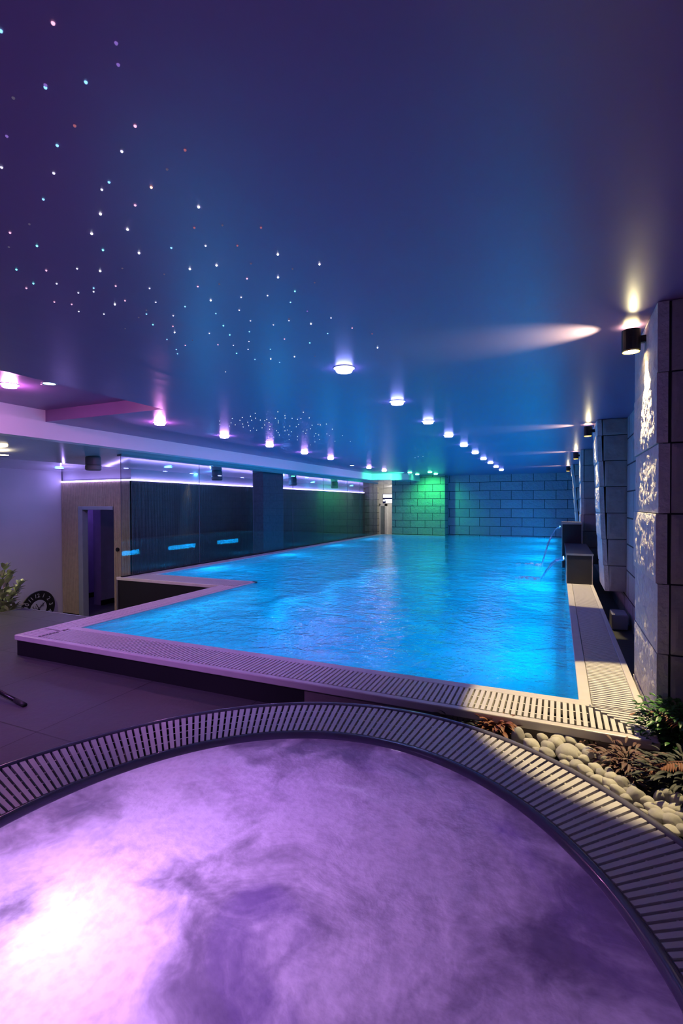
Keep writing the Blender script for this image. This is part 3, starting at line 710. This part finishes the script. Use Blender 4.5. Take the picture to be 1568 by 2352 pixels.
# ------------------------------------------------------------------ wall clock leaning on the floor
def text_mesh(body, size, m, parent, loc, rot=0, name='numeral', depth=.002):
    cu = bpy.data.curves.new(name, 'FONT'); cu.body = body; cu.size = size; cu.align_x = 'CENTER'; cu.align_y = 'CENTER'; cu.extrude = depth
    tmp = bpy.data.objects.new(name, cu); COL.objects.link(tmp)
    dg = bpy.context.evaluated_depsgraph_get(); me = bpy.data.meshes.new_from_object(tmp.evaluated_get(dg))
    bpy.data.objects.remove(tmp)
    me.materials.clear(); me.materials.append(m if not isinstance(m, str) else M[m])
    o = bpy.data.objects.new(name, me); COL.objects.link(o); o.parent = parent; o.location = loc; o.rotation_euler = (0, 0, rot)
    return o
ck = thing('wall_clock', 'large round black clock leaning on the left wall by the floor', 'clock')
R0 = .43
MB().lathe([(0, 0), (R0, 0), (R0+.01, .01), (R0, .022), (0, .022)], 48).build('dial_ring', plain('black clock face', (.02, .02, .022), .4), ck)
M['clockwhite'] = plain('pale clock print', (.62, .62, .68), .5)
MB().lathe([(0, .0225), (.21, .0225), (.21, .026), (0, .026)], 40).build('centre_disc', 'clockwhite', ck)
for h in range(1, 13):
    a = PI/2-h*PI/6; text_mesh(str(h), .14, 'clockwhite', ck, (.32*math.cos(a), .32*math.sin(a), .024), a-PI/2)
hb = plain('black hands', (.01, .01, .01), .4)
hd = MB().box(-.008, .008, -.04, .14, .028, .031); hd.build('hour_hand', hb, ck).rotation_euler = (0, 0, .35)
MB().box(-.006, .006, -.04, .19, .032, .034).build('minute_hand', hb, ck).rotation_euler = (0, 0, -1.0)
# line drawing of an antlered head on the disc
st = MB()
for s_ in (-1, 1):
    st.tube([(0, -.06, .027), (s_*.04, .0, .027), (s_*.11, .03, .027), (s_*.15, .09, .027)], .006, 5)
    st.tube([(s_*.06, .01, .027), (s_*.07, .08, .027)], .005, 5).tube([(s_*.1, .03, .027), (s_*.14, .01, .027)], .005, 5).tube([(s_*.12, .045, .027), (s_*.12, .11, .027)], .004, 5)
st.lathe([(0, .0262), (.05, .0262), (.045, .03), (0, .03)], 14, (0, -.09), .8, 1.4)
st.build('printed_motif', hb, ck)
P = at(89, 1397, X=XL+.12)
ck.matrix_world = Matrix.Translation((XL+.09, P.y, LOW+R0+.02+(P.z+.0-(LOW+R0+.02)))) @ Matrix.Rotation(math.radians(6), 4, 'Y') @ Matrix.Rotation(PI/2, 4, 'Z') @ Matrix.Rotation(PI/2, 4, 'X') @ Matrix.Rotation(math.radians(10), 4, 'Z')
ZC = P.z

# ------------------------------------------------------------------ leafy plant at the left
M['leaf'] = plain('pale green leaf', (.40, .46, .24), .35, nscale=12, namt=.35)
M['stem'] = plain('dark stem', (.04, .05, .03), .6)
M['pot'] = plain('dark planter', (.03, .03, .035), .4)
def leaf(m, p, d, L_, W_, up=Vector((0, 0, 1)), droop=.25, cup=.15):
    d = d.normalized(); sd = d.cross(up).normalized(); n_ = sd.cross(d)
    b = len(m.v); n = 5
    for i in range(n+1):
        u = i/n; wd = W_*math.sin(PI*min(.97, .06+u*.94))**.8*.5
        c_ = p + d*L_*u - Vector((0, 0, 1))*droop*L_*u*u
        m.v += [tuple(c_-sd*wd+n_*wd*cup), tuple(c_-n_*wd*.15), tuple(c_+sd*wd+n_*wd*cup)]
    for i in range(n):
        for j in range(2): m.f.append((b+i*3+j, b+i*3+j+1, b+i*3+j+4, b+i*3+j+3))
pt = thing('potted_plant', 'leafy potted plant with pale lit leaf tips at the left frame edge', 'plant', (-8.72, 5.12, LOW))
lm = MB(); sm = MB(); rnd = random.Random(3)
for k in range(16):
    a = k*2.4; tl = rnd.uniform(.55, 1.0); base_ = Vector((0, 0, .45))
    ends = [(.42, .0, 1.70), (.2, .05, 1.78), (.46, .0, 1.36), (.35, .1, 1.15), (.40, -.05, 1.08)]
    if k < 5: tip = Vector(ends[k])
    else: tip = Vector((rnd.uniform(-.6, .1), rnd.uniform(-.5, .5), rnd.uniform(.8, 1.8)))
    mid = (base_+tip)/2+Vector((-.1, 0, .15))
    pts = [base_.lerp(mid, u).lerp(mid.lerp(tip, u), u) for u in [i/8 for i in range(9)]]
    sm.tube(pts, [.018-.0015*i for i in range(9)], 6)
    for i in range(4, 9):
        for q in range(7):
            dd = Vector((rnd.uniform(-1, 1), rnd.uniform(-1, 1), rnd.uniform(-.2, .6)))+(pts[i]-pts[i-1]).normalized()*1.2
            leaf(lm, pts[i], dd, rnd.uniform(.15, .25), .085, droop=.3)
lm.build('leaves', 'leaf', pt, fix=False, smooth=True); sm.build('stems', 'stem', pt, smooth=True)
MB().lathe([(0, 0), (.2, 0), (.26, .42), (.24, .42), (.2, .38), (0, .38)], 28).build('pot', 'pot', pt)

# ------------------------------------------------------------------ chair foot at left edge
ch = thing('lounge_chair', 'black tubular chair foot reaching into the left frame edge', 'chair', (0, 0, 0))
a = at(50, 1616, z=FLOOR+.018); b = at(-6, 1586, z=FLOOR+.06); dv = (b-a)
MB().tube([a, b, b+dv*3], .018, 12).build('leg', 'black_metal', ch, smooth=True)
MB().tube([a-dv*.12, a, a+dv*.25], .021, 12).build('rubber_foot', 'rubber', ch, smooth=True)
e_ = b+dv*3
MB().tube([e_, e_+Vector((-.1, .1, .35)), e_+Vector((-.1, -.9, .38))], .016, 10).build('side_rail', 'black_metal', ch, smooth=True)

# ------------------------------------------------------------------ hanging signs beyond the pool
def sign(px0, px1, py0, py1, Y, rows, label):
    t = thing('hanging_sign', label, 'sign')
    A, B_ = at(px0, py0, Y=Y), at(px1, py1, Y=Y)
    MB().box(A.x, B_.x+.25, Y, Y+.03, B_.z, A.z).build('panel', plain('navy panel', (.02, .03, .10), .4), t)
    MB().tube([(A.x+.06, Y, A.z), (A.x+.06, Y, 1.06)], .008, 6).build('hanger', 'black_metal', t)
    m = MB(); H_ = A.z-B_.z
    for (u0, u1, v0, v1) in rows:
        m.box(A.x+(B_.x-A.x)*u0, A.x+(B_.x-A.x)*u1+(.2 if u1 > .95 else 0), Y-.012, Y, A.z-H_*v1, A.z-H_*v0)
    m.build('lettering', emis('sign glow', (1, .98, .95), 3.0), t)
sign(878.5, 896, 1134, 1156, 24.3, [(.08, 1, .08, .42), (.05, .3, .62, .78), (.3, 1, .58, .7), (.42, 1, .72, .96)], 'navy hanging sign with glowing white bars seen in the far opening')

# ------------------------------------------------------------------ ceiling stars
A_ = [(382,165,'p'),(5,220,'b'),(836,308,'v'),(851,464,'v'),(327,610,'v'),(327,628,'b'),(618,590,'b'),(96,703,'d'),(49,979,'v'),(538,904,'r'),(973,906,'p'),(412,1046,'b'),(877,1089,'l'),(1332,1079,'r'),(1203,1218,'d'),(11,1204,'l'),(387,1246,'l'),(785,1311,'b'),(733,1364,'l'),(1089,1348,'o'),(312,1434,'b'),(973,1477,'p'),(1430,1490,'w'),(723,1540,'w')]
B_ = [(72,295,'p'),(64,398,'d'),(212,233,'d'),(660,303,'w'),(918,272,'w'),(1399,259,'r'),(266,390,'c'),(741,420,'c'),(1233,404,'b'),(1480,389,'l'),(1001,442,'w'),(118,561,'c'),(333,567,'p'),(555,554,'l'),(721,572,'w'),(881,551,'d'),(1367,557,'w'),(1559,531,'w'),(1182,594,'d'),(240,661,'c'),(190,695,'p'),(408,662,'l'),(674,694,'b'),(674,720,'l'),(833,679,'p'),(1077,696,'l'),(1424,683,'p'),(564,728,'l'),(391,794,'p'),(516,811,'p'),(567,863,'l'),(748,881,'l'),(827,812,'w'),(900,785,'p'),(1121,796,'l'),(1332,827,'b'),(1517,783,'w'),(1054,881,'b'),(1054,853,'d'),(998,906,'d'),(1247,893,'l'),(1245,970,'p'),(1257,1014,'w'),(1101,958,'c'),(901,986,'d'),(1202,1064,'b'),(1334,1107,'p'),(1269,1137,'b'),(1278,1167,'b'),(1554,877,'b'),(1507,1020,'l'),(1385,1069,'d')]
C_ = [(392,388,'r'),(683,452,'w'),(562,258,'r'),(284,241,'d'),(490,518,'d'),(983,523,'w'),(789,556,'d'),(685,617,'w'),(461,626,'p'),(948,655,'d'),(806,717,'c'),(261,665,'d'),(419,760,'l'),(609,748,'l'),(774,796,'b'),(405,853,'l'),(895,860,'v'),(1066,909,'l'),(486,930,'l'),(763,916,'d'),(763,929,'l'),(651,959,'l'),(921,952,'w'),(291,965,'c'),(1218,982,'p'),(1362,1024,'r'),(1042,1021,'b'),(1401,1124,'w'),(478,1008,'b'),(337,1031,'c'),(475,1079,'l'),(731,1061,'p'),(913,1089,'c'),(252,1102,'p'),(363,1107,'l'),(469,1136,'l'),(629,1134,'b'),(632,1205,'w'),(386,1164,'c'),(518,1208,'b'),(803,1189,'w'),(696,1229,'b'),(950,1186,'d'),(307,1298,'l'),(569,1241,'d')]
D_ = [(415,114),(373,141),(418,158),(209,160),(299,153),(278,177),(383,177),(461,175),(501,180),(519,170),(95,184),(97,216),(184,228),(198,201),(235,218),(303,211),(307,238),(348,194),(356,226),(400,248),(428,266),(372,272),(500,219),(540,196),(548,231),(477,245),(545,257),(597,158),(619,101),(623,184),(623,201),(683,135),(684,157),(747,159),(795,169),(806,215),(727,228),(785,236),(848,105),(901,156),(826,162),(676,238),(706,264),(741,281),(683,272),(621,288),(633,310),(607,272),(582,329),(718,308),(797,323),(795,354),(720,350),(846,275),(870,295),(880,265),(927,222),(913,254),(980,213),(1001,219),(1056,211),(961,296),(987,309),(947,320),(1060,299),(1082,315),(1110,257),(953,371),(995,350),(913,399),(1200,315),(1133,366),(1271,368)]
K3 = 3.136
stars = [(x/K3, y/K3, c_, 'near') for x, y, c_ in A_] + [(x/K3, 440+y/K3, c_, 'near') for x, y, c_ in B_] + [(420+x/K3, 440+y/K3, c_, 'near') for x, y, c_ in C_]
stars += [(480+x/3.92, 920+y/3.92, 'w', 'far') for x, y in D_] + [(960, 1049, 'w', 'end'), (953, 1051, 'w', 'end'), (971, 1048, 'w', 'end')]
SC = {'p': ('pink', (1, .5, .75), 2.2), 'b': ('blue', (.25, .6, 1), 2.6), 'v': ('violet', (.45, .25, 1), .8), 'd': ('dim grey violet', (.4, .32, .6), .35), 'r': ('dim red', (.8, .25, .35), .7),
      'l': ('lavender', (.75, .75, 1), 2.2), 'o': ('orange', (1, .5, .35), 5), 'w': ('white', (.95, .95, 1), 9), 'c': ('cyan', (.2, .85, 1), 4)}
CL = {'near': 'in the large near ceiling field', 'far': 'in the small far ceiling cluster', 'end': 'on the ceiling near the green lights'}
cache = {}
for x, y, c_, zone in stars:
    P = at(x, y, z=CEIL-.001); r_ = .0052 if zone == 'near' else .0042
    key = (c_, zone)
    if key not in cache:
        cache[key] = MB().lathe([(r_, 0), (r_*.9, -r_*.6), (r_*.5, -r_*1.0), (r_*.01, -r_*1.1)], 8).build('star_point', emis('star '+SC[c_][0]+zone, SC[c_][1], SC[c_][2]*(.65 if zone == 'near' else .5)), fix=True)
        o = cache[key]
    else: o = cache[key].copy(); COL.objects.link(o)
    o.location = P
    tag(o, 'tiny %s fibre optic star %s' % (SC[c_][0], CL[zone]), 'star light', '%s star points %s' % (SC[c_][0], CL[zone]))

# ------------------------------------------------------------------ spa
ZS = -1.47
def ring_band(prof, n=220):
    """prof: list of (side, offset, z): side 0 inner rim, 1 outer rim"""
    m = MB(); L_ = len(prof)
    for i in range(n):
        th = 2*PI*i/n; ro = rim_out(th); ri = rim_pt(SI, th)
        for s_, o_, z in prof:
            r_ = (ri if s_ == 0 else ro)+o_; m.v.append((CM.x+r_*math.cos(th), CM.y+r_*math.sin(th), z))
    for i in range(n):
        k = (i+1) % n
        for j in range(L_-1): m.f.append((i*L_+j, i*L_+j+1, k*L_+j+1, k*L_+j))
    return m
spa = thing('spa_pool', 'round bubbling spa pool glowing violet in the foreground with slotted rim', 'spa')
ring_band([(1, -.05, ZS-.03), (1, -.045, ZS-.004), (1, -.03, ZS+.004), (1, -.012, ZS+.002), (1, 0, ZS-.012), (1, .004, ZS-.04), (1, 0, FLOOR)]).build('outer_rim', 'spa_shell', spa, smooth=True, fix=False)
ring_band([(0, .045, ZS-.035), (0, .04, ZS-.006), (0, .022, ZS), (0, .004, ZS-.01), (0, -.004, ZS-.035), (0, -.02, ZS-.2), (0, -.10, ZS-.5), (0, -.35, ZS-.62), (0, -.5, ZS-1.0), (0, -1.0, ZS-1.05)]).build('shell', 'spa_shell', spa, smooth=True, fix=False)
ring_band([(0, .03, ZS-.08), (1, -.03, ZS-.08)]).build('gutter', 'dark', spa, fix=False)
nb = 285
bars = MB()
def bar(th, r0, r1, wd0, wd1, z0, z1):
    d_ = Vector((math.cos(th), math.sin(th), 0)); s_ = Vector((-d_.y, d_.x, 0)); b = len(bars.v)
    for (r_, w_) in ((r0, wd0), (r1, wd1)):
        for sg in (-1, 1):
            for z in (z0, z1): bars.v.append(tuple(CM+d_*r_+s_*sg*w_/2+Vector((0, 0, z))))
    bars.f += [tuple(b+i for i in q) for q in ((0, 1, 3, 2), (4, 6, 7, 5), (0, 4, 5, 1), (2, 3, 7, 6), (0, 2, 6, 4), (1, 5, 7, 3))]
for i in range(nb):
    th = 2*PI*i/nb; ri = rim_pt(SI, th)+.045; ro = rim_out(th)-.05
    pw = 2*PI/nb
    bar(th, ri, ro, pw*ri*.64, pw*ro*.66, ZS-.03, ZS-.006)
bars.build('overflow_bars', 'grate', spa, bevel=.0)
ct_ = MB()
rb = ring_band([(0, .045, ZS-.032), (0, .06, ZS-.032), ]); 
for fq in (.28, .52, .76):
    m = MB(); n = 220
    for i in range(n):
        th = 2*PI*i/n; ro = rim_out(th)-.05; ri = rim_pt(SI, th)+.045
        for dr_ in (-.006, .006): m.v.append((CM.x+(ri+(ro-ri)*fq+dr_)*math.cos(th), CM.y+(ri+(ro-ri)*fq+dr_)*math.sin(th), ZS-.014))
    for i in range(n):
        k = (i+1) % n; m.f.append((2*i, 2*i+1, 2*k+1, 2*k))
    b0 = len(ct_.v); ct_.v += m.v; ct_.f += [tuple(b0+q for q in f_) for f_ in m.f]
ct_.build('cross_ribs', 'grate', spa, fix=False)
# foaming water surface
fo = MB(); nr, na = 90, 240
for j in range(nr+1):
    for i in range(na):
        th = 2*PI*i/na; R1 = rim_pt(SI, th)-.006 if j == nr else rim_pt(SI, th)-.006
        r_ = R1*j/nr; x, y = CM.x+r_*math.cos(th), CM.y+r_*math.sin(th)
        e = min(1, (R1-r_)/.25)
        q = Vector((x*2.2, y*2.2, 1.3)); q += Vector((noise.noise(q), noise.noise(q+Vector((5, 1, 2))), 0))*.8
        z = ZS-.038+e*(.014*noise.fractal(q, 1, 2, 5)+.004*noise.noise(Vector((x*9, y*9, 4))))+.012*e
        fo.v.append((x, y, z))
for j in range(nr):
    for i in range(na):
        k = (i+1) % na; fo.f.append((j*na+i, (j+1)*na+i, (j+1)*na+k, j*na+k))
tag(fo.build('spa_water', 'foam', smooth=True, fix=False), 'foaming violet lit water swirling in the round spa', 'water', kind='stuff')

# ------------------------------------------------------------------ pebble bed and plants
BEDZ = -1.62
pts = [at(*p_, z=BEDZ) for p_ in ((1000, 1655), (1170, 1665), (1480, 1720), (1600, 1760), (1600, 2000), (1400, 1860), (1200, 1740))]
arc = []
for k in range(13):
    th = math.radians(93-k*8); r_ = rim_out(th)-.02; arc.append((CM.x+r_*math.cos(th), CM.y+r_*math.sin(th)))
struct(MB().prism([(arc[0][0], 3.57), (.6, 3.57), (1.0, 3.85), (1.3, 3.8), (1.3, arc[-1][1])]+arc[::-1], BEDZ-.1, BEDZ-.02).build('floor_bed', 'soil'), 'dark planting bed between spa and pool', 'planting bed')
M['pebble'] = plain('white pebble', (.72, .69, .60), .5, nscale=9, namt=.12, bump=.003, bscale=25)
M['pebble2'] = plain('veined pebble', (.55, .53, .48), .5, nscale=16, namt=.25, bump=.003, bscale=25)
meshes = []
for k in range(7):
    bm0 = bmesh.new(); bmesh.ops.create_icosphere(bm0, subdivisions=3, radius=1)
    for v in bm0.verts: v.co *= 1+.22*noise.noise(v.co*1.1+Vector((k*3.1, 0, 0)))+.05*noise.noise(v.co*3+Vector((0, k, 0)))
    me = bpy.data.meshes.new('pebble'); bm0.to_mesh(me); bm0.free()
    for p_ in me.polygons: p_.use_smooth = True
    me.materials.append(M['pebble'] if k % 3 else M['pebble2']); meshes.append(me)
# (px, py, half width px, half height px, tilt)
peb = [(1190,1688,15,21,0),(1221,1708,18,13,.3),(1246,1694,13,10,.5),(1259,1712,17,12,0),(1283,1695,17,10,0),(1276,1708,17,17,.4),(1305,1727,26,17,.15),(1257,1727,17,10,.2),(1312,1700,14,9,.4),(1337,1717,14,9,.3),(1358,1733,22,16,.6),(1341,1742,13,9,0),(1297,1753,12,8,.3),(1325,1756,17,10,.2),(1387,1745,14,16,.5),(1368,1762,16,10,.3),(1345,1768,17,10,.3),(1383,1776,15,10,.5),(1375,1790,18,10,.3),(1406,1785,16,12,.4),(1398,1770,10,8,0),(1430,1797,18,15,.5),(1402,1800,18,11,.4),(1420,1815,18,11,.5),(1459,1825,20,19,.4),(1488,1840,16,12,.2),(1438,1832,13,9,.3),(1514,1828,12,13,.2),(1530,1826,15,17,.4),(1556,1835,17,16,.2),(1500,1855,18,10,.2),(1466,1850,10,6,.2),(1524,1850,17,9,.1),(1551,1857,17,12,.2),(1512,1872,22,12,.3),(1545,1884,22,16,.1),(1480,1865,10,6,.4),(1538,1866,16,10,0),(1563,1876,14,12,0),(1452,1806,9,7,0),(1540,1905,18,9,.1),(1565,1905,14,12,.2),(1213,1690,9,7,0),(1232,1722,9,7,0),(1330,1733,9,8,.4),(1292,1738,10,7,0),(1308,1741,9,6,0),(1356,1780,9,6,.2),(1392,1812,10,7,.5),(1440,1815,9,7,.2)]
rp_ = random.Random(12)
used = [at(x, y, z=BEDZ+.05).to_2d() for x, y, *_ in peb]
fill = []
for _ in range(1500):
    th = math.radians(rp_.uniform(22, 62)); r_ = rim_out(th)+rp_.uniform(.035, .34)
    q_ = Vector((CM.x+r_*math.cos(th), CM.y+r_*math.sin(th)))
    if q_.x < -.25 or q_.y > 3.42 or q_.x > .93 or (r_ > rim_out(th)+.16 and th > math.radians(44)): continue
    if min((q_-u_).length for u_ in used) < .062: continue
    used.append(q_); fill.append((q_, rp_.uniform(.028, .045)))
cells = {}
for i, (x, y, a_, b__, tl) in enumerate(peb):
    P = at(x, y+b__*.2, z=BEDZ+.05)
    dep = (P.dot(CF))/FPX; o = bpy.data.objects.new('pebble', meshes[i % 7]); COL.objects.link(o)
    w_ = a_*dep*1.06; h_ = b__*dep*1.05
    P.z = max(BEDZ+h_*.7, min(P.z, BEDZ+.1))
    o.location = P; o.scale = (w_, w_*.85, h_); o.rotation_euler = (0, tl if tl else .1, YAW+random.uniform(-.3, .3))
    zone = 'bed end nearest the reddish plant' if x < 1300 else ('middle of the bed' if x < 1420 else 'bed end at the right frame edge')
    sz = 'large' if a_*b__ > 300 else ('mid sized' if a_*b__ > 140 else 'small')
    col_ = 'veined greyish' if i % 7 % 3 == 0 else 'smooth white'
    key = (zone, sz, col_); cells.setdefault(key, []).append(o)
for k_, (q_, w_) in enumerate(fill):
    o = bpy.data.objects.new('pebble', meshes[(k_*3+1) % 7]); COL.objects.link(o)
    o.location = (q_.x, q_.y, BEDZ+w_*.4); o.scale = (w_, w_*.8, w_*.62); o.rotation_euler = (rp_.uniform(-.3, .3), rp_.uniform(-.3, .3), rp_.uniform(0, 6))
    x = 784+FPX*(Vector(o.location).dot(CR))/(Vector(o.location).dot(CF))
    zone = 'bed end nearest the reddish plant' if x < 1300 else ('middle of the bed' if x < 1420 else 'bed end at the right frame edge')
    cells.setdefault((zone, 'small', 'veined greyish' if (k_*3+1) % 7 % 3 == 0 else 'smooth white'), []).append(o)
special = {0: 'upright oval white pebble beside the reddish dry plant, topmost left of the bed', 6: 'largest smooth oval pebble lying flat below the pool grating', 24: 'big rounded ribbed pebble touching the spa rim', 4: 'pale flat pebble lying behind the largest oval one'}
for key, os_ in cells.items():
    for j, o in enumerate(os_):
        tag(o, '%s %s pebble in the %s' % (key[1], key[2], key[0]), 'pebble', '%s %s pebbles, %s' % (key[1], key[2], key[0]))

def tuft(name, label, cat, px_, py_, n, L_, W_, mtl, spread, z=None, seed=1, upb=.7, wd=.2, stem='stem', parts='leaves', droop=.4):
    rn = random.Random(seed); P = at(px_, py_, z=z if z is not None else BEDZ)
    t = thing(name, label, cat, P); m = MB(); s_ = MB()
    for k in range(n):
        a = rn.uniform(0, 2*PI); o_ = Vector((math.cos(a)*rn.random(), math.sin(a)*rn.random(), 0))*spread
        o_.z = rn.random()*spread*wd
        d_ = Vector((math.cos(a), math.sin(a), rn.uniform(.1, 1.4)*upb))
        leaf(m, o_, d_, L_*rn.uniform(.6, 1.2), W_*rn.uniform(.7, 1.3), droop=droop, cup=.3)
    m.build(parts, mtl, t, fix=False, smooth=True)
    for k in range(5):
        a = rn.uniform(0, 2*PI); s_.tube([(0, 0, -.02), (spread*.4*math.cos(a), spread*.4*math.sin(a), spread*wd*.7+.02)], .004, 5)
    s_.build('stems', stem, t)
    return t
M['redleaf'] = plain('dry red leaf', (.22, .07, .03), .55, nscale=20, namt=.5)
M['brownleaf'] = plain('dry brown leaf', (.13, .06, .05), .6, nscale=20, namt=.5)
M['darkleaf'] = plain('deep green leaf', (.03, .12, .02), .4, nscale=20, namt=.4)
M['blackleaf'] = plain('very dark leaf', (.02, .025, .02), .6, nscale=20, namt=.4)
M['yellow'] = plain('yellow fibre', (.55, .45, .10), .6, nscale=20, namt=.3)
M['branch'] = plain('dry branch', (.10, .05, .04), .7)
tuft('dry_plant', 'reddish dry leafy plant between pool grating and spa rim', 'plant', 1140, 1690, 150, .085, .028, 'redleaf', .11, seed=2, wd=1.0)
tuft('dark_shrub', 'very dark low foliage left of the reddish dry plant', 'plant', 1060, 1675, 130, .08, .02, 'blackleaf', .17, seed=5, wd=.5)
tuft('dry_plant', 'brown dry plant spreading over the pebbles below the green bush', 'plant', 1440, 1778, 240, .085, .022, 'brownleaf', .17, seed=3, wd=.75)
tuft('dry_plant', 'brown dry sprig lying in the middle of the pebble bed', 'plant', 1350, 1718, 40, .08, .014, 'brownleaf', .07, seed=8, wd=.9)
tuft('green_bush', 'dark green bush against the nearest stone pillar', 'plant', 1562, 1742, 1500, .055, .022, 'darkleaf', .25, seed=4, wd=1.35, upb=.6)
tuft('dark_shrub', 'dark foliage at the right frame edge below the green bush', 'plant', 1590, 1840, 420, .10, .02, 'blackleaf', .24, seed=6, wd=.8)
tuft('fibre_tuft', 'yellow fibrous tuft at the right frame edge by the spa rim', 'plant', 1548, 1905, 120, .06, .006, 'yellow', .05, seed=7, wd=1.0, droop=.8)
tuft('fibre_tuft', 'small yellow sprig beside the upright oval pebble', 'plant', 1168, 1703, 24, .04, .01, 'yellow', .02, seed=9, wd=.8)
def fern(p0, p1, L_, label, mtl='redleaf', n=26):
    t = thing('fern_frond', label, 'fern', p0); m = MB(); s_ = MB(); v = p1-p0
    pts = [v*u+Vector((0, 0, .05*math.sin(PI*u))) for u in [i/n for i in range(n+1)]]
    s_.tube(pts, [.004*(1-.7*i/n) for i in range(n+1)], 5)
    d_ = v.normalized(); sd = d_.cross(Vector((0, 0, 1)))
    for i in range(2, n):
        for sg in (-1, 1): leaf(m, pts[i], sd*sg+d_*.35+Vector((0, 0, -.15)), L_*(1-.75*i/n)+.012, .014, droop=.3)
    m.build('leaflets', mtl, t, fix=False); s_.build('stalk', 'branch', t)
fern(at(1575, 1668, z=-1.35), at(1448, 1640, z=-1.42), .05, 'reddish fern frond pointing left over the grating corner')
fern(at(1640, 1770, z=-1.45), at(1478, 1772, z=-1.50), .08, 'broad orange brown fern frond hanging over the bed at the right edge')

# ------------------------------------------------------------------ sub-parts go under their parts
def under(root, child, part):
    kids = {c_.name.split('.')[0]: c_ for c_ in root.children}
    if part in kids:
        for c_ in [c_ for c_ in root.children if c_.name.split('.')[0] == child]:
            c_.parent = kids[part]
for o in [o for o in COL.objects if o.parent is None and o.type == 'EMPTY']:
    n_ = o.name.split('.')[0]
    if n_ == 'wall_lamp': under(o, 'lower_lens', 'shade'); under(o, 'upper_lens', 'shade'); under(o, 'reflector_ring', 'shade')
    if n_ == 'ring_light': under(o, 'centre_plate', 'diffuser_ring')
    if n_ == 'recessed_downlight': under(o, 'spring_clip', 'trim_ring')
    if n_ == 'wall_clock': under(o, 'numeral', 'dial_ring'); under(o, 'printed_motif', 'centre_disc')
    if n_ == 'ceiling_speaker': under(o, 'grille', 'housing')
hb_ = at(884, 1162, Y=27.15)
hdl = MB().tube([(hb_.x-.12, 27.09, -1.15), (hb_.x-.12, 27.09, -1.35)], .012, 8).build('door_handle', 'metal')
hdl.parent = [c_ for c_ in dr.children if c_.name.startswith('door_leaf')][0]
